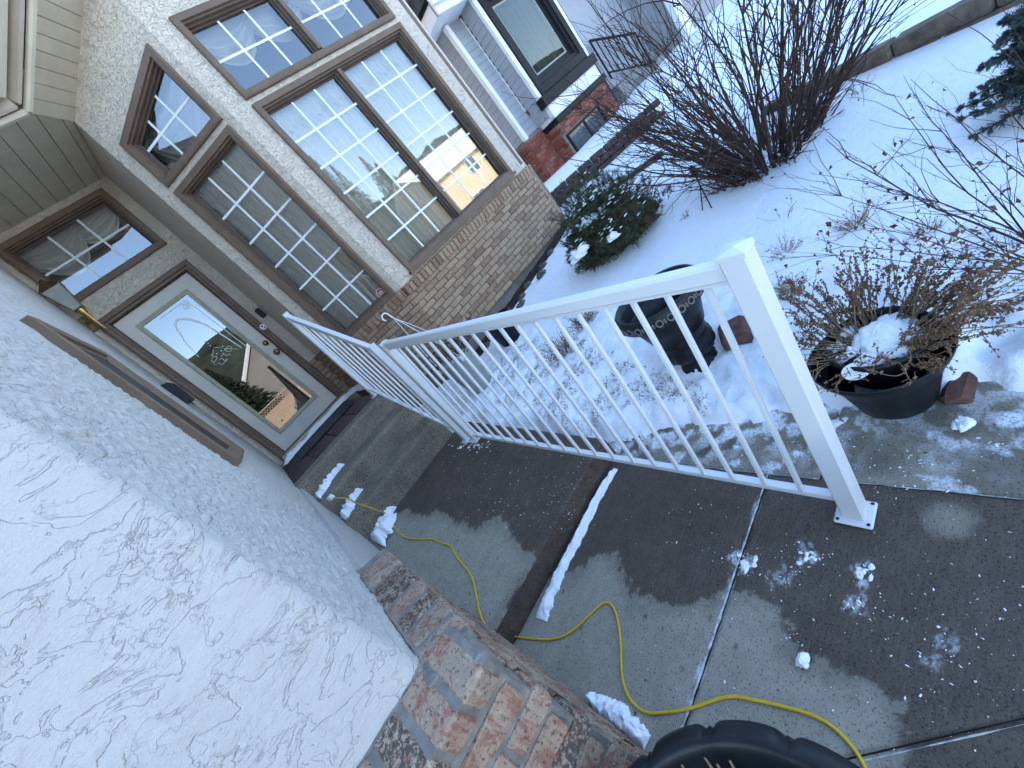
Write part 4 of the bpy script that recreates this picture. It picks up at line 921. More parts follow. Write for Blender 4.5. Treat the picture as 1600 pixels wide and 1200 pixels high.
def fittings():
    r = empty('mailbox', (XW + 0.06, 4.45, 1.86), 'black wall mailbox on the white side wall near the door', 'mailbox')
    pts = [(0.0, 0.0), (0.085, 0.0), (0.095, 0.15), (0.06, 0.20), (0.0, 0.215)]
    mb = MB(); y0, y1 = 4.30, 4.60; z0 = 1.83; n = len(pts)
    V = [(XW + 0.003 + a * 0.72, y, z0 + z) for y in (y0, y1) for a, z in pts]; mb.add(V, [tuple(range(n))[::-1], tuple(range(n, 2 * n))] + [(i, (i + 1) % n, n + (i + 1) % n, n + i) for i in range(n)]); mb.build('box_body', 'black_plastic', r)
    mb = MB(); mb.poly([(XW + 0.003 + 0.070, y0 - 0.005, z0 + 0.155), (XW + 0.073, y1 + 0.005, z0 + 0.155), (XW + 0.046, y1 + 0.005, z0 + 0.21), (XW + 0.046, y0 - 0.005, z0 + 0.21)]); mb.build('lid', 'black_plastic', r)
    mb = MB(); t = np.linspace(0, math.pi, 12); mb.tube([(XW + 0.03, 4.45 + 0.05 * math.cos(a), z0 - 0.045 * math.sin(a)) for a in t], 0.004, 6); mb.build('paper_hook', 'black_metal', r)
    p = at_y(407, 489, YD - 0.012); mb = MB(); mb.box(p, (0.062, 0.024, 0.118), ch=0.008)
    tag(mb.build('door_chime_box', 'black_plastic', base=True), 'small dark chime box on the stucco right of the door', 'doorbell')
    p = at_y(411, 511, YD - 0.04); r = empty('door_camera', p, 'round white doorbell camera on the door casing', 'camera')
    mb = MB(); disc_y(mb, (p[0], YD - 0.038, p[2]), 0.034, 0.014, 28, 0.006); mb.build('camera_body', 'white_plastic', r, smooth=False)
    for dx, dz, rr in ((-0.006, 0.010, 0.010), (0.006, -0.013, 0.008)):
        mb = MB(); disc_y(mb, (p[0] + dx, YD - 0.0592, p[2] + dz), rr, 0.002, 16); mb.build('lens', 'black_plastic', r)
    # red octagonal security sticker on the narrow bay window
    q = at_y(595, 457.5, 1.0); rr_ = ray(595, 457.5); n = N40; t = ((KR[0] * n[0] + KR[1] * n[1]) - 0.053) / (rr_[0] * n[0] + rr_[1] * n[1]); ctr = np.array([rr_[0] * t, rr_[1] * t, H + rr_[2] * t])
    r = empty('window_sticker', ctr, 'small red octagonal security sticker in the corner of the narrow bay window', 'sticker')
    def octa(rad, d): return [ctr + N40 * d + rad * (math.cos(math.pi / 8 + k * math.pi / 4) * U40 + math.sin(math.pi / 8 + k * math.pi / 4) * UP) for k in range(8)]
    mb = MB(); mb.poly(octa(0.049, 0.0)); mb.build('border', 'white_plastic', r)
    mb = MB(); mb.poly(octa(0.042, 0.0012)); mb.build('red_field', 'red_vinyl', r)
    for k, (ln, zz) in enumerate(((0.05, 0.014), (0.06, 0.0), (0.05, -0.014))):
        mb = MB(); mb.box(ctr + N40 * 0.002 + UP * zz, (ln, 0.0006, 0.006), (U40, N40, UP)); mb.build('text_line', 'white_plastic', r)
fittings()

# ================================================================== CORD
def smooth_path(P, n):
    P = np.array(P, float); t = np.linspace(0, len(P) - 1, n); out = []
    for s in t:
        i = min(int(s), len(P) - 2); f = s - i; p0 = P[max(i - 1, 0)]; p1 = P[i]; p2 = P[i + 1]; p3 = P[min(i + 2, len(P) - 1)]
        out.append(0.5 * (2 * p1 + (p2 - p0) * f + (2 * p0 - 5 * p1 + 4 * p2 - p3) * f * f + (3 * p1 - p0 - 3 * p2 + p3) * f ** 3))
    return np.array(out)
def cord():
    rad = 0.0045; P = []
    for p in ((520, 778), (543, 779)): P.append(at_z(*p, 0.66))
    P.append(at_z(556, 786, 0.57)); P.append(at_z(572, 791, 0.485)); P.append(at_z(588, 797, 0.44)); P.append(at_z(604, 803, 0.30))
    for p in ((614, 818), (622, 832), (636, 841), (656, 843), (676, 843), (689, 849), (705, 854), (715, 872), (727, 886), (738, 902), (745, 930), (750, 955)):
        q = at_upper(*p); P.append(q + np.array([0, 0, rad]))
    P.append(at_upper(757, 973) + np.array([0, 0, rad])); P.append(at_z(768, 985, 0.06))
    for p in ((792, 993), (830, 998), (868, 998), (895, 985), (920, 962), (942, 943), (956, 946), (965, 968), (970, 1005), (971, 1040), (975, 1070), (988, 1097), (1010, 1113), (1040, 1113), (1080, 1106), (1115, 1094), (1145, 1088), (1180, 1094), (1220, 1103), (1265, 1116), (1300, 1135), (1330, 1165), (1350, 1196), (1362, 1230)):
        P.append(at_z(*p, rad))
    S = smooth_path(P, 260)
    lo = np.where(S[:, 1] > UY0, 0.0, rad); S[:, 2] = np.maximum(S[:, 2], lo)
    r = empty('extension_cord', S[-1], 'yellow extension cord trailing from the steps across the walkway', 'cord')
    mb = MB(); mb.tube(S, rad, 8); mb.build('cable', 'yellow_cord', r, smooth=True)
    c = S[0]; d = nrm(S[0] - S[4]); sd_ = nrm(np.cross(d, UP))
    mb = MB(); mb.box(c + d * 0.018 + UP * 0.004, (0.055, 0.034, 0.028), (d, sd_, np.cross(sd_, d)), ch=0.008); mb.box(c + d * 0.05 + UP * 0.004, (0.02, 0.042, 0.034), (d, sd_, np.cross(sd_, d)), ch=0.006); mb.build('plug', 'white_plastic', r)
cord()

# ================================================================== POTS
def near_pot():
    c = np.array([-0.215, 0.315]); R0 = 0.335; zr = 0.42
    r = empty('fluted_planter', (c[0], c[1], 0), 'large black planter with fluted rim at the foot of the brick corner', 'planter')
    seg = 300
    def mod(t, j):
        k = 15; w_ = (t * k / (2 * math.pi)) % 1.0
        g = 1 - 0.030 * math.exp(-((w_ - 0.44) / 0.035) ** 2) - 0.030 * math.exp(-((w_ - 0.56) / 0.035) ** 2) - 0.018 * abs(2 * ((w_ + 0.5) % 1.0) - 1) ** 3
        return 1 + (g - 1) * FL_[j]
    prof = [(0.19, 0.0), (0.20, 0.02), (0.235, 0.16), (0.27, 0.27), (0.285, 0.30), (0.30, 0.315), (0.325, 0.34), (0.335, 0.372), (0.332, 0.40), (0.318, 0.418), (0.298, 0.424), (0.288, 0.418), (0.283, 0.40), (0.272, 0.36), (0.265, 0.33)]
    FL_ = [0, 0.2, 0.4, 0.4, 0.3, 0.7, 1, 1, 1, 0.8, 0.4, 0.1, 0, 0, 0]
    mb = MB(); mb.lathe(prof, (c[0], c[1], 0), seg, mod, cap0=True); mb.build('pot', 'black_plastic', r, smooth=True)
    mb = MB(); s = np.linspace(0, 0.27, 8); mb.lathe([(max(q, 0.001), 0.345 + 0.012 * math.sin(q * 40)) for q in s], (c[0], c[1], 0), 40); mb.build('soil', 'soil', r, smooth=True)
    st = empty('dried_stems', (c[0], c[1], 0.345), 'few pale dried stalks standing in the fluted planter', 'dried plant'); mb = MB()
    for px, py in ((1062, 1188), (1096, 1176), (1140, 1188), (1120, 1194), (1020, 1196)):
        p = at_z(px, py, 0.40); b = np.array([p[0] - 0.02 - random.random() * 0.02, p[1] - 0.03, 0.345]); mid = (p + b) / 2 + np.array([0.006, 0.004, 0.01])
        mb.tube([b, mid, p], [0.0028, 0.0024, 0.002], 5)
    for k in range(14):
        a = random.uniform(0, 6.28); q = random.uniform(0, 0.2); b = np.array([c[0] + q * math.cos(a), c[1] + q * math.sin(a) - 0.03, 0.345]); mb.tube([b, b + np.array([random.uniform(-.03, .03), random.uniform(-.03, .03), random.uniform(0.03, 0.09)])], [0.003, 0.002], 4)
    mb.build('stalk', 'dry_stem', st)
near_pot()

def twig_plant(mb, sb, base, d, length, rad, nodes, seedsize, bend=0.3, fork=0.3, depth=0, seedmat=True, dens=1.0):
    n = 7; P = [np.array(base, float)]; d = nrm(d)
    for i in range(n):
        d = nrm(d + np.array([random.gauss(0, bend), random.gauss(0, bend), random.gauss(0, bend * 0.6)]) * 0.35); P.append(P[-1] + d * length / n)
        if depth < 2 and i > 1 and random.random() < fork:
            dd = nrm(d + np.array([random.gauss(0, 0.7), random.gauss(0, 0.7), random.gauss(0, 0.5)])); twig_plant(mb, sb, P[-1], dd, length * random.uniform(0.25, 0.5), rad * 0.6, nodes * 0.5, seedsize, bend, fork * 0.6, depth + 1, dens=dens)
    mb.tube(P, np.linspace(rad, rad * 0.35, len(P)), 4, cap=False)
    if sb is not None:
        for k in range(int(nodes * dens)):
            s = random.uniform(0.25, 1.0) * n; i = min(int(s), n - 1); p = P[i] + (P[i + 1] - P[i]) * (s - i)
            blob(sb, p + np.random.normal(0, seedsize * 0.5, 3), seedsize * random.uniform(0.5, 1.2))
def blob(mb, p, r):
    a = np.random.normal(0, 1, (6, 3)) * 0.25 + np.array([(1, 0, 0), (-1, 0, 0), (0, 1, 0), (0, -1, 0), (0, 0, 1), (0, 0, -1)]); s = np.array([random.uniform(0.5, 1.3), random.uniform(0.4, 0.9), random.uniform(0.5, 1.3)])
    mb.add(np.array(p) + a * r * s, [(0, 2, 4), (2, 1, 4), (1, 3, 4), (3, 0, 4), (2, 0, 5), (1, 2, 5), (3, 1, 5), (0, 3, 5)])
def lump(mb, c, size, sub=14, amp=0.3, flat=True, seed=0.0):
    n, m = sub, sub * 2
    th = np.linspace(0, math.pi, n)[:, None]; ph = (2 * math.pi * (np.arange(m + 1) % m) / m)[None, :]
    v = np.stack([np.sin(th) * np.cos(ph), np.sin(th) * np.sin(ph), np.cos(th) + 0 * ph], -1)
    k = 1 + amp * fbm(v[..., 0] * 1.6 + seed + v[..., 2], v[..., 1] * 1.6 + seed * 1.7 - v[..., 2] * 0.7, 4)
    v = v * k[..., None]
    if flat: v[..., 2] = np.where(v[..., 2] < 0, v[..., 2] * 0.15, v[..., 2])
    mb.grid(np.array(c) + v * np.array(size))

def plant_pot():
    c = np.array([1.237, 0.462]); zb = 0.006
    r = empty('plant_pot', (c[0], c[1], 0), 'black plastic pot with wide flared lip beside the corner post', 'flower pot')
    wob = lambda t, j: 1 + (0.035 * math.cos(18 * t) * 0.25 if 1 <= j <= 4 else 0)
    mb = MB(); mb.lathe([(0.098, zb), (0.105, zb + 0.01), (0.12, 0.07), (0.137, 0.13), (0.146, 0.155), (0.160, 0.178), (0.176, 0.205), (0.184, 0.228), (0.180, 0.232), (0.172, 0.208), (0.155, 0.185), (0.14, 0.175)], (c[0], c[1], 0), 72, wob, cap0=True); mb.build('outer_pot', 'black_plastic', r, smooth=True)
    c2 = c + np.array([0.034, -0.004])
    mb = MB(); mb.lathe([(0.110, 0.13), (0.130, 0.20), (0.134, 0.232), (0.141, 0.238), (0.144, 0.252), (0.138, 0.262), (0.131, 0.258), (0.128, 0.23), (0.124, 0.21)], (c2[0], c2[1], 0), 64); mb.build('inner_pot', 'black_plastic', r, smooth=True)
    mb = MB(); mb.lathe([(0.001, 0.236), (0.07, 0.234), (0.130, 0.225)], (c2[0], c2[1], 0), 32); mb.build('soil', 'soil', r)
    # oval plant tag hanging in the lip
    t = empty('plant_tag', at_z(1337, 579, 0.21), 'white oval plant tag tucked into the lip of the black pot', 'plant tag')
    ctr = at_z(1337, 580, 0.25); nz = nrm(nrm(np.array([0, 0, H]) - ctr) + np.array([0, 0, 0.15])); ta = nrm(np.cross(UP, nz)); tb = np.cross(nz, ta)
    n = 32; a1 = nrm(ta * 1.0 + tb * 0.0); mb = MB(); mb.add([ctr + 0.036 * math.cos(2 * math.pi * k / n) * a1 + 0.027 * math.sin(2 * math.pi * k / n) * tb for k in range(n)] + [ctr - nz * 0.0015 + 0.036 * math.cos(2 * math.pi * k / n) * a1 + 0.027 * math.sin(2 * math.pi * k / n) * tb for k in range(n)], [tuple(range(n)), tuple(range(n, 2 * n))[::-1]] + [(k, (k + 1) % n, n + (k + 1) % n, n + k) for k in range(n)]); mb.build('tag_card', 'white_plastic', t)
    for k in range(5):
        mb = MB(); mb.box(ctr + nz * 0.0004 + tb * (0.012 - 0.006 * k) + a1 * 0.004, (0.036 - 0.004 * abs(k - 2), 0.0016, 0.0004), (a1, tb, nz)); mb.build('text_line', 'grey_plastic', t)
    mb = MB(); mb.box(ctr + nz * 0.0005 - a1 * 0.016 + tb * 0.004, (0.0022, 0.03, 0.0005), (a1, tb, nz)); mb.build('dark_mark', 'black_plastic', t)
    mb = MB(); mb.box(ctr + nz * 0.0005 - a1 * 0.004 - tb * 0.0215, (0.016, 0.0022, 0.0005), (a1, tb, nz)); mb.build('dark_mark', 'black_plastic', t)
    # snow in the pot
    mb = MB(); lump(mb, (c2[0] + 0.012, c2[1] - 0.008, 0.236), (0.080, 0.072, 0.042), 22, 0.35, seed=2.2)
    for k in range(34):
        a = random.uniform(0, 6.28); q = random.uniform(0.07, 0.12); lump(mb, (c2[0] + q * math.cos(a), c2[1] + q * math.sin(a), 0.236), (random.uniform(.01, .028),) * 2 + (0.016,), 8, 0.35, seed=k)
    tag(mb.build('snow_mound', 'snow', smooth=True, base=True), 'mound of snow inside the black pot with the dead plant', 'snow')
    # the dead plant
    p = empty('dead_plant', (c2[0], c2[1], 0.23), 'brown dead plant with seedy stems spilling from the black pot', 'dead plant'); mb = MB(); sb = MB()
    # stems fan out behind and to the right of the pot (away from the house and towards +X)
    for k in range(105):
        a = random.uniform(-2.3, 1.9); q = random.uniform(0.03, 0.135)
        b = np.array([c2[0] + q * math.cos(a), c2[1] + q * math.sin(a), 0.23]); el = random.uniform(0.35, 1.1)
        d = np.array([math.cos(a) * math.cos(el) + 0.35, math.sin(a) * math.cos(el) - 0.15, math.sin(el)])
        twig_plant(mb, sb, b, d, random.uniform(0.12, 0.28), 0.0021, 34, 0.0048, 0.3, 0.3)
    for k in range(60):
        a = random.uniform(1.2, 4.9); q = random.uniform(0.06, 0.14)
        b = np.array([c2[0] + q * math.cos(a), c2[1] + q * math.sin(a), 0.245]); d = np.array([math.cos(a), math.sin(a), random.uniform(-0.1, 0.9)])
        twig_plant(mb, sb, b, d, random.uniform(0.06, 0.18), 0.0022, 8, 0.0045, 0.6, 0.4)
    for k in range(14):
        a = random.uniform(-1.9, -0.5); b = np.array([c2[0] + 0.12 * math.cos(a), c2[1] + 0.12 * math.sin(a), 0.25]); d = np.array([math.cos(a) + 0.1, math.sin(a) - 0.2, random.uniform(-0.05, 0.4)])
        twig_plant(mb, sb, b, d, random.uniform(0.2, 0.38), 0.0024, 14, 0.0038, 0.35, 0.3)
    mb.build('stem', 'dry_stem', p); o = sb.build('seed_heads', 'dry_seed', p); tag(o, kind='stuff')
plant_pot()

def urn():
    c = np.array([1.485, 1.24]); z0 = 0.045; K = 1.2
    r = empty('garden_urn', (c[0], c[1], z0), 'dark footed garden urn with carved rim standing in the snow', 'urn')
    ty = lambda t, j: 1
    mb = MB(); mb.lathe([(r_, z_ * K) for r_, z_ in [(0.115, 0.0), (0.128, 0.02), (0.105, 0.04), (0.075, 0.055), (0.07, 0.07), (0.09, 0.085), (0.122, 0.10), (0.132, 0.125), (0.128, 0.155), (0.118, 0.175), (0.124, 0.18), (0.125, 0.19), (0.118, 0.20), (0.128, 0.26), (0.15, 0.315), (0.17, 0.335)]], (c[0], c[1], z0), 64, lambda t, j: 1 + (0.03 * math.cos(16 * t) if 6 <= j <= 8 else 0), cap0=True); body = mb.build('urn_body', 'black_plastic', r, smooth=True)
    mb = MB(); mb.lathe([(r_, z_ * K) for r_, z_ in [(0.168, 0.332), (0.20, 0.338), (0.22, 0.345), (0.226, 0.365), (0.219, 0.395), (0.208, 0.405), (0.196, 0.402), (0.184, 0.38), (0.17, 0.30), (0.14, 0.22), (0.001, 0.20)]], (c[0], c[1], z0), 72); rim = mb.build('rim', 'rock', r, smooth=True); rim.data.materials[0] = MATS['black_plastic']
    # carved ring ornament around the rim
    me = None; n = 26
    for k in range(n):
        t = 2 * math.pi * k / n; tt = np.array([-math.sin(t), math.cos(t), 0]); rr = np.array([math.cos(t), math.sin(t), 0]); up = nrm(UP - rr * 0.15)
        o = np.array([c[0], c[1], z0 + 0.371 * K]) + rr * 0.2255
        m = MB(); q = [o + 0.0150 * (math.cos(a) * tt + math.sin(a) * up) for a in np.linspace(0, 2 * math.pi, 13)]; m.tube(q, 0.0042, 5, cap=False)
        q = [o + tt * 0.0265 + 0.0055 * (math.cos(a) * tt * 0.6 + math.sin(a) * up * 2) for a in np.linspace(0, 2 * math.pi, 9)]; m.tube(q, 0.003, 4, cap=False)
        m.build('carved_ring', 'grey_stone', rim, smooth=True)
simple('grey_stone', (0.16, 0.15, 0.145), 0.7, 0.2, 30, 0.3, 120, 0.001)
urn()
def blocks():
    for lab, pxy, z, sz, rot, mt in (('reddish concrete paver block lying in the snow beside the urn', (1145, 515), 0.155, (0.18, 0.13, 0.07), 0.45, 'paver_red'), ('worn red paver half buried behind the black pot', (1500, 588), 0.025, (0.20, 0.07, 0.045), -0.1, 'paver_red')):
        p = at_z(*pxy, z); v, f = cbox(sz, 0.016); v = np.array(v) + np.random.default_rng(3).normal(0, 0.003, (len(v), 3)); c, s = math.cos(rot), math.sin(rot)
        v = np.stack([v[:, 0] * c - v[:, 1] * s, v[:, 0] * s + v[:, 1] * c, v[:, 2]], 1) + p - np.array([0, 0, 0.02]); mb = MB(); mb.add(v, f)
        tag(mb.build('paver_block', mt, base=True), lab, 'paver')
    for lab, pxy, z, s in (('round lump of snow on the walkway right of the black pot', (1503, 662), 0.012, 0.026), ('small round lump of snow near the yellow cord', (1254, 1032), 0.006, 0.02)):
        p = at_z(*pxy, z); mb = MB(); lump(mb, p, (s, s * 0.8, s * 0.6), 20, 0.6, seed=s * 90); tag(mb.build('snow_lump', 'snow', smooth=True, base=True), lab, 'snow')
blocks()

def hanging_basket():
    c = np.array([1.36, 3.22]); z0 = float(snow_z(c[0], c[1])) - 0.01
    r = empty('hanging_basket', (c[0], c[1], z0), 'grey hanging basket with white hook and dead plant set against the bay bricks', 'hanging basket')
    mb = MB(); mb.lathe([(0.10, 0.0), (0.11, 0.02), (0.14, 0.22), (0.155, 0.36), (0.168, 0.375), (0.168, 0.40), (0.155, 0.405), (0.145, 0.37), (0.001, 0.36)], (c[0], c[1], z0), 48, cap0=True); mb.build('basket', 'grey_plastic', r, smooth=True)
    hk = np.array([c[0] - 0.16, c[1] + 0.33, z0 + 0.86])
    p = at_y(615, 497, c[1]); top = np.array([p[0], p[1], p[2]])
    mb = MB()
    for k in range(3):
        t = 2 * math.pi * k / 3 + 0.4; e = np.array([c[0] + 0.17 * math.cos(t), c[1] + 0.17 * math.sin(t), z0 + 0.36]); m = (e + top) / 2 + np.array([0, 0, 0.03]); mb.tube(smooth_path([e, m, top], 10), 0.0035, 5)
    u = nrm(top - np.array([c[0], c[1], z0 + 0.36])); sd_ = nrm(np.cross(u, [0, 1, 0])); q = [top, top + u * 0.03]
    for a in np.linspace(math.pi, -0.5 * math.pi * 0.4, 9): q.append(top + u * (0.055 + 0.03 * math.sin(a)) + sd_ * (0.03 + 0.03 * math.cos(a)))
    mb.tube(smooth_path(q, 30), 0.006, 6); mb.build('hook', 'white_plastic', r, smooth=True)
    mb = MB()
    for k in range(3):
        t = 2 * math.pi * k / 3 + 0.4; mb.box((c[0] + 0.175 * math.cos(t), c[1] + 0.175 * math.sin(t), z0 + 0.36), (0.045, 0.045, 0.05), ch=0.01)
    mb.build('hook_clip', 'white_plastic', r)
    p = empty('dead_basket_plant', (c[0], c[1], z0 + 0.33), 'tangled brown dead plant in the hanging basket', 'dead plant'); mb = MB(); sb = MB()
    for k in range(46):
        a = random.uniform(0, 6.28); q = random.uniform(0, 0.15); el = random.uniform(0.3, 1.4); twig_plant(mb, sb, (c[0] + q * math.cos(a), c[1] + q * math.sin(a), z0 + 0.36), (math.cos(a) * math.cos(el) + 0.25, math.sin(a) * math.cos(el), math.sin(el)), random.uniform(0.12, 0.32), 0.0025, 12, 0.009, 0.5, 0.3)
    mb.build('stem', 'dry_seed', p); tag(sb.build('withered_leaves', 'dry_leaf', p), kind='stuff')
    c2 = np.array([1.95, 3.25]); z1 = float(snow_z(*c2)) - 0.02
    r = empty('nursery_pot', (c2[0], c2[1], z1), 'empty black nursery pot behind the railing by the bay foundation', 'flower pot')
    mb = MB(); mb.lathe([(0.12, 0.0), (0.155, 0.23), (0.168, 0.235), (0.168, 0.26), (0.155, 0.262), (0.145, 0.22), (0.12, 0.06), (0.001, 0.05)], (c2[0], c2[1], z1), 40, cap0=True); mb.build('pot', 'black_plastic', r, smooth=True)
hanging_basket()

# ================================================================== SNOW LYING ON THE CONCRETE
def ridge(name, pts, wid, hgt, label, zf=None, n=70, parent=None, seed=0, grp=None):
    S = smooth_path(pts, n); t = np.linspace(0, 1, n); T = np.gradient(S, axis=0); T /= np.linalg.norm(T, axis=1, keepdims=True); sd_ = np.stack([-T[:, 1], T[:, 0], 0 * t], 1); sd_ /= np.linalg.norm(sd_, axis=1, keepdims=True)
    wv = np.interp(t, np.linspace(0, 1, len(wid)), wid); m = 13; P = np.zeros((n, m, 3))
    for j, k in enumerate(np.linspace(-1, 1, m)):
        ed = 1 + 0.6 * fbm(t * 14 + seed, t * 0 + np.sign(k) * 3, 4) + 0.25 * fbm(t * 40 + seed, t * 0 + np.sign(k) * 5, 3); q = S + sd_ * (k * wv * ed)[:, None]
        h = hgt * (1 - abs(k) ** 2.2) * (0.75 + 0.7 * fbm(t * 11 + seed, t * 0 + k * 1.5, 3)) * np.clip(np.minimum(t, 1 - t) * 12, 0, 1)
        q[:, 2] = S[:, 2] + h - 0.006 * (abs(k) > 0.95); P[:, j] = q
    mb = MB(); mb.grid(P); o = mb.build(name, 'snow', parent, smooth=True, base=True); tag(o, label, 'snow', grp); return o
ridge('snow_strip', [at_z(x, y, 0.003) for x, y in ((962, 732), (940, 768), (905, 838), (880, 885), (862, 925), (845, 968))], [0.014, 0.022, 0.026, 0.026, 0.032, 0.036], 0.025, 'narrow strip of snow along the foot of the raised slab', seed=1)
ridge('snow_strip', [at_z(x, y, 0.003) for x, y in ((918, 1086), (940, 1102), (970, 1120), (1012, 1160))], [0.01, 0.03, 0.035, 0.02], 0.03, 'small drift of snow at the foot of the near brick corner', seed=2)
ridge('snow_drift', [(XW + 0.04, 2.92, 0.27), (XW + 0.16, 2.93, 0.27), (-0.06, 2.955, 0.272), (0.02, 2.975, 0.27), (0.12, 2.99, 0.272)], [0.17, 0.11, 0.05, 0.018, 0.003], 0.06, 'wedge of snow at the bottom step against the white wall', seed=3)
ridge('snow_drift', [(XW + 0.03, 3.17, 0.474), (XW + 0.10, 3.18, 0.474), (-0.05, 3.215, 0.474), (0.0, 3.24, 0.474), (0.09, 3.25, 0.474)], [0.10, 0.07, 0.03, 0.012, 0.003], 0.055, 'wedge of snow on the middle step against the white wall', seed=4)
ridge('snow_drift', [(XW + 0.03, 3.45, 0.651), (XW + 0.12, 3.46, 0.651), (-0.02, 3.49, 0.651), (0.05, 3.51, 0.651), (0.16, 3.52, 0.651)], [0.10, 0.06, 0.025, 0.010, 0.003], 0.05, 'wedge of snow on the top step against the white wall', seed=5)
ridge('snow_drift', [(-0.15, 5.05, 0.82), (0.05, 5.17, 0.82), (0.35, 5.21, 0.82), (0.8, 5.2, 0.82), (0.97, 5.0, 0.82), (0.97, 4.5, 0.82)], [0.06, 0.05, 0.02, 0.015, 0.05, 0.06], 0.05, 'ragged line of snow left on the landing under the door', seed=6)
def doormat():
    r = empty('door_mat', (0.32, 4.6, 0.83), 'dark slatted mat on the landing in front of the door', 'door mat')
    me, _ = MB().box((0, 0, 0), (0.70, 0.035, 0.014), ch=0.003).mesh('slat', 'black_plastic')
    for k in range(9): inst('slat', me, r, Matrix.Translation((0.36, 4.35 + 0.055 * k, 0.826)))
doormat()
def crumbs():
    mb = MB(); rs = np.random.default_rng(21)
    cl = [((1160, 882), 26, 90), ((1262, 872), 22, 40), ((1345, 895), 24, 36), ((1335, 945), 26, 50), ((1225, 905), 26, 46), ((1120, 860), 40, 24), ((1380, 960), 60, 40), ((1500, 1010), 70, 40), ((1430, 1060), 60, 26), ((1100, 800), 40, 18), ((1240, 1000), 30, 18), ((1560, 950), 60, 24), ((1250, 860), 70, 50), ((1060, 850), 40, 12), ((1280, 720), 50, 60), ((1180, 690), 40, 50), ((1330, 700), 40, 50), ((1400, 745), 60, 60), ((1100, 660), 30, 40), ((1480, 760), 60, 40), ((1560, 690), 40, 60), ((1420, 720), 40, 40)]
    def flake(p, s):
        n = 7; a0 = rs.random() * 6.28; q = []; el = rs.uniform(1, 2.6); o = rs.random() * 3.14
        for k in range(n):
            a = a0 + 2 * math.pi * k / n; rr = s * rs.uniform(0.5, 1.2); x, y = rr * math.cos(a) * el, rr * math.sin(a); q.append(p + np.array([x * math.cos(o) - y * math.sin(o), x * math.sin(o) + y * math.cos(o), 0]))
        mb.add(q + [p + np.array([0, 0, s * 0.7])], [(k, (k + 1) % n, n) for k in range(n)])
    for (c, s, n) in cl:
        for k in range(int(n * 0.5)):
            p = at_z(c[0] + rs.normal(0, s * 0.55), c[1] + rs.normal(0, s * 0.35), 0.0012); flake(p, abs(rs.normal(0, 0.0011)) + 0.0004)
    for k in range(200):
        p = at_z(rs.uniform(960, 1600), rs.uniform(760, 1180), 0.0012); flake(p, abs(rs.normal(0, 0.0007)) + 0.0004)
    for k in range(330):
        p = at_upper(rs.uniform(690, 930), rs.uniform(700, 830)); flake(p + np.array([0, 0, 0.0015]), abs(rs.normal(0, 0.0011)) + 0.0005)
    for k in range(60): flake(at_upper(740 + rs.normal(0, 14), 697 + rs.normal(0, 4)) + np.array([0, 0, .002]), abs(rs.normal(0, 0.004)) + 0.0015)
    tag(mb.build('snow_crumbs', 'snow'), 'crumbs of snow scattered over the wet concrete', None, kind='stuff')
    for lab, c, s in (('splash of snow on the slab joint in the middle of the walkway', (1162, 880), 0.028), ('thin smear of snow left of the base plate shadow', (1262, 870), 0.018), ('ragged smear of snow below the corner post', (1348, 892), 0.02)):
        m2 = MB(); rs2 = np.random.default_rng(int(c[0]))
        for k in range(9):
            p = at_z(c[0] + rs2.normal(0, s * 420), c[1] + rs2.normal(0, s * 300), 0.001); lump(m2, p, (s * rs2.uniform(.15, .6), s * rs2.uniform(.12, .4), 0.004), 7, 0.5, seed=k * 1.3)
        tag(m2.build('snow_splash', 'snow', smooth=True, base=True), lab, 'snow')
crumbs()

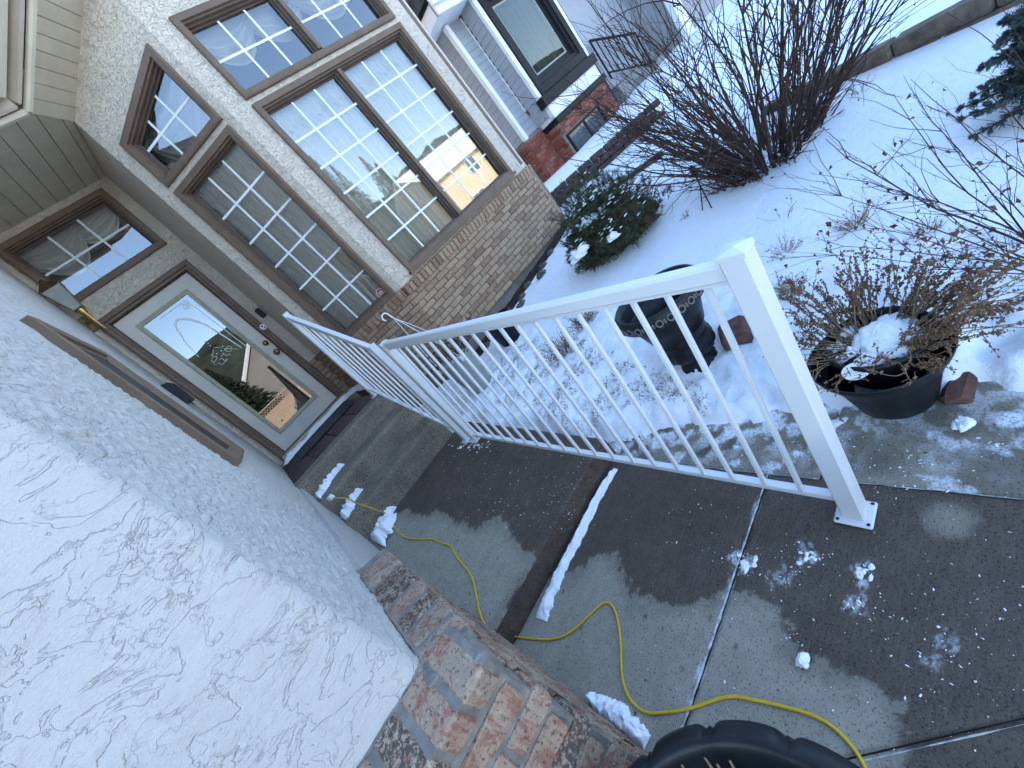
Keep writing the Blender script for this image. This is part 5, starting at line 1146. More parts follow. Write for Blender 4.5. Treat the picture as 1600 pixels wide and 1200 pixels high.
# ================================================================== VEGETATION
def sz(x, y): return float(snow_z(np.array(x), np.array(y)))
def stem_path(b, d, L, n, bend, lift):
    P = [np.array(b, float)]; d = nrm(d)
    for i in range(n):
        d = nrm(d + np.array([random.gauss(0, bend), random.gauss(0, bend), random.gauss(0, bend) + lift]) / n * 2); P.append(P[-1] + d * L / n)
    return P, d
def bare_shrub(name, base, nst, spread, hgt, rad, label, leaves=0, disc=0.12, lean=(0, 0, 0), low=0.25, mat='bark', seed=1, twigs=5, leafsize=0.02, az=None, clump=0):
    random.seed(seed); r = empty(name, base, label, 'shrub'); ms = MB(); tw = MB(); lf = MB(); base = np.array(base)
    for k in range(nst):
        a = random.uniform(0, 6.283) if az is None else random.uniform(*az); el = math.asin(random.uniform(low, 1.0)); q = disc * math.sqrt(random.random())
        d = np.array([math.cos(a) * math.cos(el) * spread, math.sin(a) * math.cos(el) * spread, math.sin(el)]) + np.array(lean)
        b = base + np.array([q * math.cos(a), q * math.sin(a), -0.03]); L = hgt * random.uniform(0.55, 1.05); rr = rad * random.uniform(0.45, 1.2)
        if random.random() < 0.12: rr *= 1.9
        P, dd = stem_path(b, d, L, 8, 0.35, 0.10); ms.tube(P, np.linspace(rr, rr * 0.22, len(P)), 5, cap=False)
        for j in range(random.randint(max(1, twigs - 2), twigs + 2)):
            i = random.randint(2, 7); d2 = nrm(nrm(P[i] - P[i - 1]) + np.random.normal(0, 0.45, 3)); P2_, d3 = stem_path(P[i], d2, L * random.uniform(0.18, 0.45), 5, 0.4, 0.08); tw.tube(P2_, np.linspace(rr * 0.38, rr * 0.12, len(P2_)), 4, cap=False)
            for m in range(random.randint(0, 2)):
                i2 = random.randint(1, 4); P3, _ = stem_path(P2_[i2], nrm(P2_[i2 + 1] - P2_[i2]) + np.random.normal(0, 0.5, 3), L * random.uniform(0.05, 0.16), 3, 0.5, 0.05); tw.tube(P3, np.linspace(rr * 0.2, rr * 0.08, len(P3)), 3, cap=False)
                if leaves and random.random() < leaves: leaf(lf, P3[-1], leafsize)
            if leaves and random.random() < leaves * 1.3: leaf(lf, P2_[random.randint(1, 5)], leafsize)
    for k in range(clump):
        a = random.uniform(0, 6.283); q = disc * 1.15 * math.sqrt(random.random()); P, _ = stem_path(base + np.array([q * math.cos(a), q * math.sin(a), -0.02]), (math.cos(a) * 0.7, math.sin(a) * 0.7, random.uniform(0.3, 1)), random.uniform(0.12, 0.42), 5, 0.6, 0.0); tw.tube(P, np.linspace(0.005, 0.0015, len(P)), 4, cap=False)
    ms.build('stem', mat, r); tag(tw.build('twigs', mat, r), kind='stuff')
    if leaves and lf.n: tag(lf.build('withered_leaves', 'dry_leaf', r), kind='stuff')
    return r
def leaf(mb, p, s):
    d = nrm(np.random.normal(0, 1, 3) + np.array([0, 0, -0.6])); a = nrm(np.cross(d, np.random.normal(0, 1, 3))); n = np.cross(d, a); L = s * random.uniform(0.7, 1.5); w_ = L * random.uniform(0.22, 0.36); c = random.uniform(0.1, 0.35) * L
    mb.add([p, p + d * L * 0.45 + a * w_ + n * c, p + d * L * 0.5, p + d * L * 0.45 - a * w_ + n * c, p + d * L - n * c * 0.4], [(0, 2, 1), (0, 3, 2), (1, 2, 4), (2, 3, 4)])
np.random.seed(5)
b = at_z(1192, 236, 0.33)
bare_shrub('bare_bush', (b[0], b[1], sz(b[0], b[1]) - 0.01), 125, 0.62, 1.5, 0.0085, 'big leafless bush with dense dark stems growing from the snow', 0.02, 0.28, low=0.34, seed=4, twigs=6, clump=220)
b = at_z(1720, 375, 0.17)
bare_shrub('leafy_twig_shrub', (b[0], b[1], sz(b[0], b[1]) - 0.02), 24, 0.75, 0.92, 0.0034, 'sparse twiggy shrub with curled brown leaves at the right edge', 0.42, 0.08, lean=(0.1, 0.12, 0.2), low=0.45, seed=9, twigs=8, leafsize=0.015)
def needles(mb, p, d, L, s, n, wid=0.0014):
    d = nrm(d); a = nrm(np.cross(d, [0.3, 0.2, 1.0])); c = np.cross(d, a); t = (np.arange(n) + np.random.random(n)) / n; ph = np.random.random(n) * 6.283
    o = p + d * (L * t)[:, None]; out = d * 0.75 + np.cos(ph)[:, None] * a + np.sin(ph)[:, None] * c; out /= np.linalg.norm(out, axis=1, keepdims=True)
    e = o + out * (s * np.random.uniform(0.7, 1.15, n) * (1 - 0.35 * t))[:, None]; w_ = np.cross(out, d); w_ = w_ / np.linalg.norm(w_, axis=1, keepdims=True) * wid
    mb.add(np.stack([o - w_, o + w_, e], 1).reshape(-1, 3), [(3 * k, 3 * k + 1, 3 * k + 2) for k in range(n)])
def twiglet(ft, wd, p, d, L, s, n):
    d = nrm(d); needles(ft, p, d, L, s, n); wd.tube([p, p + d * L], [0.0025, 0.001], 3, cap=False)
    a = nrm(np.cross(d, [0.2, 0.1, 1.0])); c = np.cross(d, a)
    for m in range(3):
        ph = random.uniform(0, 6.28); d2 = nrm(d + 0.9 * (math.cos(ph) * a + math.sin(ph) * c)); needles(ft, p + d * L * random.uniform(0.3, 0.7), d2, L * random.uniform(0.4, 0.65), s, int(n * 0.5))
def spruce_shrub():
    c = np.array([2.92, 2.40]); z0 = sz(c[0], c[1]) - 0.02; RR = 0.54
    r = empty('dwarf_spruce', (c[0], c[1], z0), 'low green spruce shrub with snow on it beside the bay brick', 'shrub'); random.seed(11); np.random.seed(11); ft = MB(); wd = MB()
    def shell(a, el): return RR * (0.80 + 0.30 * float(fbm(np.array(math.cos(a) * 2.2 + el), np.array(math.sin(a) * 2.2 + el * 1.3), 3)))
    for k in range(70):
        a = random.uniform(0, 6.283); el = math.asin(random.uniform(0.0, 0.98)); L = shell(a, el) * 0.8
        P, _ = stem_path((c[0], c[1], z0 + 0.03), (math.cos(a) * math.cos(el), math.sin(a) * math.cos(el), math.sin(el)), L, 6, 0.15, 0.04); wd.tube(P, np.linspace(0.009, 0.003, len(P)), 4, cap=False)
    for k in range(1500):
        a = random.uniform(0, 6.283); el = math.asin(random.uniform(-0.02, 0.99)); q = shell(a, el) * random.uniform(0.6, 1.06)
        o = np.array([math.cos(a) * math.cos(el), math.sin(a) * math.cos(el), math.sin(el)]); p = np.array([c[0], c[1], z0 + 0.04]) + o * q * np.array([0.95, 0.95, 1.3])
        twiglet(ft, wd, p, o * 0.8 + np.array([0, 0, 0.45]) + np.random.normal(0, 0.35, 3), random.uniform(0.05, 0.10), 0.019, 44)
    co = MB(); lump(co, (c[0], c[1], z0 + 0.05), (RR * 0.62, RR * 0.62, RR * 0.62), 24, 0.5, seed=6.0); co.build('dark_core', 'bark', r)  # added solid dark mass, stands in for the shrub's shaded inside and blocks see-through
    wd.build('branches', 'bark', r); tag(ft.build('needle_foliage', 'needle', r), kind='stuff')
    du = MB()
    for k in range(260):
        a = random.uniform(0, 6.283); el = math.asin(random.uniform(0.25, 0.99)); q = shell(a, el) * random.uniform(0.85, 1.02); lump(du, (c[0] + q * math.cos(a) * math.cos(el), c[1] + q * math.sin(a) * math.cos(el), z0 + 0.05 + 1.3 * q * math.sin(el)), (random.uniform(.008, .03), random.uniform(.006, .018), 0.007), 6, 0.5, seed=k * 0.7)
    tag(du.build('snow_dusting', 'snow', r, smooth=True), kind='stuff')
    for i, (lab, px, dist, sz_) in enumerate((('largest patch of snow on the dwarf spruce near the bricks', (916, 348), 3.72, (0.10, 0.10, 0.05)), ('drooping patch of snow low on the left of the dwarf spruce', (905, 400), 3.50, (0.085, 0.08, 0.05)), ('small snow clump in the middle of the dwarf spruce', (958, 372), 3.42, (0.05, 0.05, 0.035)), ('snow clump at the top of the dwarf spruce', (944, 325), 3.85, (0.07, 0.06, 0.03)))):
        d = nrm(ray(*px)); p = np.array([0, 0, H]) + d * dist; mb = MB(); lump(mb, p, sz_, 18, 0.9, seed=i * 4.1 + 1); tag(mb.build('snow_clump', 'snow', smooth=True, base=True), lab, 'snow', 'snow clumps on the dwarf spruce')
spruce_shrub()
def blue_spruce():
    b = at_z(1668, 92, 0.32); z0 = sz(b[0], b[1]); r = empty('blue_spruce', (b[0], b[1], z0), 'young blue spruce with drooping branches at the top right corner', 'tree'); ft = MB(); wd = MB(); random.seed(3); np.random.seed(3)
    tk = MB(); tk.tube([(b[0], b[1], z0 - 0.05), (b[0] + 0.01, b[1], z0 + 0.2), (b[0], b[1], z0 + 0.38)], [0.02, 0.014, 0.005], 8); tk.build('trunk', 'bark', r)
    for k in range(58):
        h = 0.03 + 0.33 * (k / 58); a = k * 2.4 + random.uniform(-0.3, 0.3); L = 0.25 * (1.1 - h / 0.42) * random.uniform(0.8, 1.1) + 0.04; d = np.array([math.cos(a), math.sin(a), -0.05]); P, _ = stem_path((b[0], b[1], z0 + h), d, L, 6, 0.08, 0.03); wd.tube(P, np.linspace(0.008, 0.0025, len(P)), 4, cap=False)
        for i in range(1, 7):
            dd = nrm(P[i] - P[i - 1]); needles(ft, P[i - 1], dd, L / 6, 0.02, 40)
            for m in (-1, 1, -1, 1): twiglet(ft, wd, P[i], dd * 0.9 + m * np.cross(dd, UP) * 0.8 + np.random.normal(0, 0.2, 3), 0.08 * (1.15 - i / 7), 0.015, 34)
    wd.build('branches', 'bark', r); tag(ft.build('needle_foliage', 'needle_blue', r), kind='stuff')
blue_spruce()

TUFTS = [((1335, 352), 'pale dry tuft poking through the snow above the potted plant', 0.10, 46), ((1448, 362), 'thin dry tuft lying flat in the snow near the twiggy shrub', 0.07, 26), ((1228, 395), 'faded dry stalks in the snow just right of the corner post cap', 0.09, 30), ((1235, 455), 'matted dry grass clump in the snow right of the corner post', 0.08, 60), ((1118, 303), 'spindly seed stalks beside the black garden stake', 0.09, 22), ((1072, 338), 'tiny brown sprig in the snow below the garden stake', 0.05, 14), ((1345, 143), 'short bare stalks in the snow right of the big bush', 0.09, 12), ((880, 548), 'brown clump of dead perennials behind the long railing', 0.16, 80), ((915, 505), 'dark dead perennial clump between the urn and the bay', 0.15, 70), ((1225, 340), 'single bent twig standing in the open snow', 0.10, 5), ((1030, 195), 'dry fan of stalks in front of the neighbour wall', 0.16, 26)]
def tufts():
    random.seed(17); np.random.seed(17)
    for (px, py), lab, s, n in TUFTS:
        z = 0.1
        for _ in range(8):
            p = at_z(px, py, z); z = sz(p[0], p[1])
        r = empty('dry_tuft', (p[0], p[1], z), lab, 'dry plant', 'dead plants in the snow'); mb = MB(); sb = MB()
        for k in range(n):
            a = random.uniform(0, 6.28); el = random.uniform(0.3, 1.35); q = s * 0.35 * random.random()
            twig_plant(mb, sb, (p[0] + q * math.cos(a), p[1] + q * math.sin(a), z - 0.01), (math.cos(a) * math.cos(el), math.sin(a) * math.cos(el), math.sin(el)), s * random.uniform(0.5, 1.3), 0.0011 + s * 0.005, 2.2 if n < 60 else 3, 0.0035 + s * 0.014, 0.35, 0.15)
        dark = 'brown' in lab or 'dark' in lab
        mb.build('stalks', 'dry_seed' if dark else 'dry_stem', r)
        if sb.n: tag(sb.build('seed_heads', 'dry_seed' if dark else 'dry_grass', r), kind='stuff')
    # grass blades showing through the trodden snow
    mb = MB(); rs = np.random.default_rng(2)
    zone = np.array([at_z(x, y, 0.06)[:2] for x, y in ((930, 700), (830, 655), (800, 590), (880, 560), (960, 600), (1060, 640), (1020, 690))])
    x0, y0 = zone.min(0) - 0.3; x1, y1 = zone.max(0) + 0.3
    X = rs.uniform(x0, x1, 52000); Y = rs.uniform(y0, y1, 52000)
    k = (poly_sd(X, Y, zone) < 0.15) & (fbm(X * 5, Y * 5, 3) > -0.05) & (X > 0.98); X, Y = X[k], Y[k]; Z = snow_z(X, Y)
    for x, y, z in zip(X, Y, Z):
        a = rs.uniform(0, 6.28); L = rs.uniform(0.008, 0.03); el = rs.uniform(0.05, 0.9); d = np.array([math.cos(a) * math.cos(el), math.sin(a) * math.cos(el), math.sin(el)]) * L; w_ = np.array([-math.sin(a), math.cos(a), 0]) * 0.0024; o = np.array([x, y, z - 0.003])
        mb.add([o - w_, o + w_, o + d], [(0, 1, 2)])
    tag(mb.build('lawn_grass', 'dry_grass'), 'straw coloured grass showing through trodden snow behind the railing', None, kind='stuff')
    # fallen leaves
    rs = random.Random(4)
    for i, (px, py) in enumerate(((1378, 389), (1541, 408), (1489, 371), (1556, 358), (1525, 393), (1381, 372), (1430, 345), (1565, 300), (1210, 330))):
        z = 0.15
        for _ in range(8):
            p = at_z(px, py, z); z = sz(p[0], p[1])
        mb = MB(); leaf(mb, np.array([p[0], p[1], z + 0.004]), 0.022); leaf(mb, np.array([p[0] + .004, p[1], z + 0.006]), 0.018)
        tag(mb.build('fallen_leaf', 'dry_leaf', base=True), ('brown leaf lying just above the potted dead plant', 'brown leaf alone on the snow right of the potted plant', 'curled leaf on the snow above the pot near the flat tuft', 'leaf lying on the snow below the twiggy shrub', 'leaf on the snow between the pot and the twiggy shrub', 'pale leaf beside the topmost stem of the potted plant', 'leaf beside the thin dry tuft in the open snow', 'leaf on the snow under the twiggy shrub stems', 'leaf beside the single bent twig in the snow')[i], 'leaf', 'fallen leaves on the snow')
tufts()
def stake():
    z = 0.3
    for _ in range(8):
        p = at_z(1112, 325, z); z = sz(p[0], p[1])
    r = empty('garden_stake', (p[0], p[1], z), 'thin black garden stake with oval head leaning in the snow', 'garden stake'); mb = MB()
    hd = at_y(1084, 268, p[1] + 0.02); mid = at_y(1094, 290, p[1] + 0.01); e1 = np.array(p); z2 = z; q = at_z(1098, 330, z2)
    mb.tube([hd, mid, e1], 0.005, 6); mb.tube([mid, q], 0.004, 6); mb.build('rod', 'black_metal', r)
    m = MB(); d = nrm(mid - hd); lump(m, hd, (0.028, 0.02, 0.05), 12, 0.05, flat=False); m.build('oval_head', 'black_metal', r, smooth=True)
stake()

# ================================================================== EDGING, RETAINING WALL, ROCKS
def timbers():
    r = None
    zt0 = 0.43; a = at_z(1280, 122, zt0); b_ = at_z(1620, -56, zt0); d = nrm(b_ - a); s = np.array([-d[1], d[0], 0])
    r = empty('timber_edging', (a[0], a[1], 0.2), 'weathered landscape timbers stacked along the snowy bed', 'edging'); L = 0.42; n = int(np.linalg.norm(b_ - a) / L) + 2
    ms = [brick_mesh('timber', (L - 0.008, 0.11, 0.095), 'weathered_wood', 0.014, i, 0.003) for i in range(3)]
    for row in range(2):
        for k in range(-1, n):
            o = a + d * (L * (k + 0.5 * row)) + np.array([0, 0, -0.045 - 0.1 * (1 - row)]); t = random.uniform(-0.02, 0.02); dd = nrm(d + s * t); inst('timber', random.choice(ms), r, frame(o, dd, np.cross(UP, dd), UP))
    zt0 = 0.50; a = at_z(1034, 237, zt0); b_ = at_z(948, 300, zt0); d = nrm(b_ - a)
    r = empty('timber_edging', (a[0], a[1], 0.2), 'dark timber edge running from the neighbour yard towards the dwarf spruce', 'edging')
    m = brick_mesh('timber', (0.5, 0.12, 0.2), 'weathered_wood', 0.014, 5, 0.003)
    for k in range(4): inst('timber', m, r, frame(a + d * (0.25 + 0.505 * k) + np.array([0, 0, -0.085 + 0.004 * k]), d, np.cross(UP, d), UP))
timbers()
def retaining():
    a = np.array([5.78, 3.17]); b_ = np.array([4.62, 4.66]); d = np.array([*nrm(b_ - a), 0]); L = np.linalg.norm(b_ - a); top = 0.80
    r = empty('retaining_wall', (a[0], a[1], 0.3), 'low dark brick retaining wall between the two yards', 'wall'); bl, bh = 0.21, 0.085
    ms = [brick_mesh('block', (bl - 0.01, 0.14, bh - 0.01), 'retaining_block', 0.012, i, 0.003) for i in range(3)]
    for row in range(6):
        for k in range(int(L / bl) + 1):
            s = bl * (k + 0.5 * (row % 2)); p = np.array([a[0], a[1], 0]) + d * s; inst('block', random.choice(ms), r, frame((p[0], p[1], top - bh * (row + 0.5)), d, np.cross(UP, d), UP))
retaining()
def planting_bed():
    mb = MB(); t = np.linspace(1.7, 4.0, 90); P = []
    for k, (dy, dz) in enumerate(((0.0, 0.03), (-0.05, 0.035), (-0.12, 0.02), (-0.19, -0.03))):
        y = 3.80 + dy + 0.03 * fbm(t * 4 + k, t * 0, 3) * (k > 0); P.append(np.stack([t, y, snow_z(t, y) + dz + 0.012 * fbm(t * 9, t * 0 + k * 2.0, 3)], 1))
    mb.grid(np.array(P)); tag(mb.build('planting_bed', 'soil', smooth=True), kind='structure')
planting_bed()
def rocks():
    spots = [(1.9, 3.66), (2.15, 3.6), (2.35, 3.68), (2.6, 3.6), (2.8, 3.66), (3.1, 3.6), (3.35, 3.65), (2.45, 3.5), (2.05, 3.45), (2.9, 3.48)]
    ordn = ('first', 'second', 'third', 'fourth', 'fifth', 'sixth', 'seventh')
    for i, (x, y) in enumerate(spots):
        mb = MB(); s = random.uniform(0.05, 0.09); lump(mb, (x, y, sz(x, y) + 0.01), (s, s * 0.7, s * 0.55), 10, 0.5, flat=False, seed=i * 3.7)
        tag(mb.build('rock', 'rock', smooth=True, base=True), (ordn[i] + ' rock from the left in the row along the bay foundation') if i < 7 else ('left', 'middle', 'right')[(1, 0, 2)[i - 7]] + ' one of the three rocks lying outside the foundation row', 'rock', 'rocks along the foundation')
rocks()

# ================================================================== THE NEIGHBOUR'S HOUSE
def neighbour():
    h = empty('house', (8.0, 6.3, 0.7), 'grey sided neighbour house with black framed window and red brick base', 'house')
    def bx(name, lo, hi, mat, ch=0.0, parent=None):
        lo = np.array(lo); hi = np.array(hi); return MB().box((lo + hi) / 2, hi - lo, ch=ch).build(name, mat, parent or h)
    X0 = 7.07
    core = bx('wall', (X0 + 0.03, 6.33, 0.3), (17, 15, 5.6), 'siding'); YB = 5.9; XB = 7.56; XE = 9.66
    bx('bay_wall', (XB + 0.02, YB + 0.03, 1.62), (XB + 0.06, 6.4, 4.2), 'siding'); bx('bay_wall', (XE - 0.06, YB + 0.03, 1.62), (XE - 0.02, 6.4, 4.2), 'siding'); bx('bay_wall', (XB + 0.06, YB + 0.03, 1.62), (XE - 0.06, YB + 0.08, 2.0), 'siding'); bx('bay_wall', (XB + 0.06, YB + 0.03, 3.95), (XE - 0.06, 6.4, 4.2), 'siding')
    # lap siding boards
    bh = 0.125; ms = {}
    def board(c, L, ax):
        k = round(L, 3)
        if k not in ms:
            m = MB(); x = L / 2; m.add([(-x, -0.012, -bh / 2), (x, -0.012, -bh / 2), (x, 0.0, bh / 2), (-x, 0.0, bh / 2), (-x, 0.012, -bh / 2), (x, 0.012, -bh / 2), (x, 0.012, bh / 2), (-x, 0.012, bh / 2)], [(0, 1, 2, 3), (4, 7, 6, 5), (0, 4, 5, 1), (3, 2, 6, 7), (0, 3, 7, 4), (1, 5, 6, 2)]); me, _ = m.mesh('siding_board', 'siding', centre=(0, 0, 0)); ms[k] = me
        inst('siding_board', ms[k], core, frame(c, *ax))
    for k in range(18):
        z = 1.63 + bh * (k + 0.5)
        board((X0 + 0.27, 6.31, z), 0.5, (UX, UY_, UP)); board((X0 + 0.012, 7.2, z), 1.78, (-UY_, UX, UP)); 
        if k > 2: board((XB + 0.005, 6.11, z), 0.40, (-UY_, UX, UP))
    for k in range(1): pass
    for c, sz_ in (((X0 + 0.02, 6.29, 2.75), (0.10, 0.10, 2.3)), ((XB + 0.0, 6.30, 2.95), (0.025, 0.025, 1.9)), ((XB + 0.04, YB + 0.0, 2.95), (0.11, 0.08, 2.0)), ((XE - 0.05, YB + 0.0, 2.95), (0.12, 0.08, 2.0))):
        MB().box(c, sz_, ch=0.008).build('corner_trim', 'neighbour_white', h)
    # window
    w_ = rect(XB + 0.10, XE - 0.11, 1.97, 4.0); wn = MB(); O = np.array([0, YB, 0]); ring_loft(wn, O, UX, NF, w_, [(0, -0.03), (0, 0.05), (0.02, 0.06), (0.16, 0.055), (0.17, 0.02), (0.24, 0.015), (0.25, -0.04), (0.34, -0.05), (0.35, -0.09)]); win = wn.build('window', 'black_metal', h)
    gl = inset(w_, 0.33); m = MB(); m.poly([P2(O, UX, a, z) - NF * 0.07 for a, z in gl]); m.build('pane', 'glass_thin', win)
    m = MB(); ring_loft(m, O, UX, NF, inset(w_, 0.345), [(0, -0.06), (0.03, -0.065), (0.035, -0.09)]); m.build('sash', 'grey_plastic', win)
    bx('room_back', (XB, 6.26, 1.9), (XE, 6.32, 4.1), 'interior')
    t = np.linspace(0, 1, 150); P = np.zeros((5, 150, 3))
    for j in range(5): P[j] = np.stack([XB + 0.3 + 1.9 * t, YB + 0.25 + 0.06 * np.sin(t * 60 + perlin(t * 6, t * 0) * 3), np.full(150, 2.1 + 0.45 * j)], 1)
    m = MB(); m.grid(P); m.build('curtain', 'neighbour_curtain', h, smooth=True)
    bx('window_sill', (XB - 0.05, YB - 0.12, 1.78), (XE + 0.03, YB + 0.06, 1.97), 'black_metal', 0.01)
    bx('apron_panel', (XB + 0.06, YB - 0.02, 1.58), (XE - 0.06, YB + 0.05, 1.78), 'neighbour_white')
    bx('apron_panel', (XB + 0.05, YB - 0.05, 1.50), (XE - 0.05, YB + 0.4, 1.78), 'neighbour_white')
    bx('lower_band', (XB, YB - 0.10, 1.42), (XE + 0.02, YB + 0.42, 1.53), 'black_metal', 0.008)
    # brick base, laid brick by brick on the faces in view
    bk = bx('brick_base', (X0 - 0.06, YB + 0.35, 0.2), (XE, 6.6, 1.60), 'mortar'); bk2 = bx('brick_base', (XB + 0.02, YB + 0.01, 0.2), (XE - 0.02, YB + 0.36, 1.44), 'mortar')
    def red(par, O, u, nv, a0, a1, z0, n, hole=None):
        me = {}
        for c in range(n):
            z = z0 + c * 0.075 + 0.0325; a = a0 - (c % 2) * 0.105
            while a < a1 - 0.02:
                s, e = max(a, a0), min(a + 0.2, a1)
                if e - s > 0.03 and not (hole and hole[0] - 0.0 < (s + e) / 2 < hole[1] and hole[2] < z < hole[3]):
                    k = round(e - s, 2)
                    if k not in me: me[k] = brick_mesh('brick', (k, 0.05, 0.064), 'red_brick', 0.004)
                    inst('brick', me[k], par, frame(P2(O, u, (s + e) / 2, z) + nv * (-0.01), u, -nv, UP))
                a += 0.21
    red(bk2, np.array([0, YB, 0]), UX, NF, XB + 0.02, XE - 0.02, 0.52, 12, (7.62, 9.05, 0.6, 1.17))
    red(bk, np.array([0, YB + 0.34, 0]), UX, NF, X0 - 0.06, XB + 0.0, 0.52, 14)
    red(bk, np.array([X0 - 0.07, 0, 0]), -UY_, np.array([-1.0, 0, 0]), -7.6, -(YB + 0.35), 0.52, 14)
    red(bk2, np.array([XB + 0.01, 0, 0]), -UY_, np.array([-1.0, 0, 0]), -(YB + 0.34), -(YB + 0.02), 0.52, 12)
    # basement window
    w_ = rect(7.64, 9.03, 0.62, 1.16); m = MB(); ring_loft(m, O, UX, NF, w_, [(0, -0.03), (0, 0.03), (0.05, 0.03), (0.055, -0.02)]); bw = m.build('basement_window', 'black_metal', h)
    for a0, a1 in ((7.69, 8.32), (8.36, 8.98)):
        m = MB(); m.poly([P2(O, UX, a, z) + NF * 0.004 for a, z in rect(a0, a1, 0.67, 1.11)]); m.build('pane', 'glass_dark', bw)
    m = MB(); bar(m, O, UX, NF, 8.34, 0.65, 8.34, 1.13, 0.05, 0.0, 0.02); m.build('mullion', 'black_metal', bw)
    # eave
    bx('soffit', (X0 - 0.45, YB - 0.05, 3.93), (X0 + 0.9, 8.0, 3.97), 'neighbour_white'); bx('soffit', (X0 + 0.9, YB - 0.5, 3.93), (11.0, 6.5, 3.97), 'neighbour_white')
    for lo, hi in (((X0 - 0.5, YB - 0.10, 3.88), (X0 - 0.42, 8.0, 4.1)), ((X0 - 0.5, YB - 0.14, 3.88), (X0 + 0.9, YB - 0.06, 4.1)), ((X0 + 0.85, YB - 0.55, 3.88), (11.0, YB - 0.47, 4.1)), ((X0 - 0.56, YB - 0.22, 4.0), (X0 + 0.85, YB - 0.14, 4.16))): bx('fascia', lo, hi, 'neighbour_white', 0.01)
    m = MB(); m.poly([(X0 - 0.58, YB - 0.25, 4.14), (11.2, YB - 0.6, 4.14), (11.2, 10.8, 7.2), (X0 - 0.58, 10.8, 7.2)]); m.poly([(X0 - 0.58, YB - 0.25, 4.14), (X0 - 0.58, 10.8, 7.2), (X0 - 0.58, 15.5, 4.14)])
    m.poly([(X0 - 0.6, 10.8, 7.2), (18, 10.8, 7.2), (18, 15.5, 4.14), (X0 - 0.6, 15.5, 4.14)]); m.poly([(11.2, 5.2, 4.14), (19, 5.2, 4.14), (19, 10.8, 7.2), (11.2, 10.8, 7.2)]); m.build('roof', 'shingle', h)
    # porch, steps and garage beyond
    bx('dark_post', (XE + 0.02, 5.93, 0.9), (XE + 0.15, 6.06, 4.0), 'black_metal', 0.01)
    bx('porch_floor', (XE - 0.02, 6.35, 0.2), (12.8, 9.0, 1.36), 'neighbour_concrete'); bx('porch_step', (10.3, 6.05, 0.2), (12.8, 6.36, 1.14), 'neighbour_concrete'); bx('porch_step', (10.9, 5.75, 0.2), (12.8, 6.06, 0.93), 'neighbour_concrete')
    bx('porch_wall', (XE + 0.1, 8.3, 0.5), (12.8, 8.5, 4.2), 'neighbour_stucco'); bx('garage_wall', (12.75, 5.45, 0.2), (18, 9.5, 4.3), 'neighbour_stucco')
    bx('garage_corner', (12.66, 5.36, 0.2), (13.1, 5.5, 4.2), 'neighbour_white')
    # black stair railings
    for lab, a, b_ in (('black iron stair railing in front of the neighbour porch', at_y(921, 64, 6.2), at_y(992, 52, 6.0)), ('black iron railing at the back of the neighbour porch', at_y(965, 22, 6.9), at_y(1003, 16, 6.6))):
        rr = empty('iron_railing', (a[0], a[1], 1.3), lab, 'railing', 'black iron railings')
        a0 = a - np.array([0, 0, 0.86]); b0 = b_ - np.array([0, 0, 0.86]); m = MB(); m.tube([a, b_], 0.028, 6); m.tube([a0 + UP * 0.1, b0 + UP * 0.1], 0.02, 6); m.build('rail', 'black_metal', rr)
        m = MB(); m.tube([a0 - UP * 0.05, a], 0.025, 6); m.build('post', 'black_metal', rr); m = MB(); m.tube([b0 - UP * 0.1, b_], 0.025, 6); m.build('post', 'black_metal', rr)
        n = 8
        for k in range(1, n): t = k / n; m = MB(); m.tube([a0 + (b0 - a0) * t + UP * 0.1, a + (b_ - a) * t], 0.015, 5); m.build('baluster', 'black_metal', rr)
simple('glass_dark', (0.02, 0.025, 0.03), 0.06, 0.1, 3, 0, spec=0.8)
neighbour()

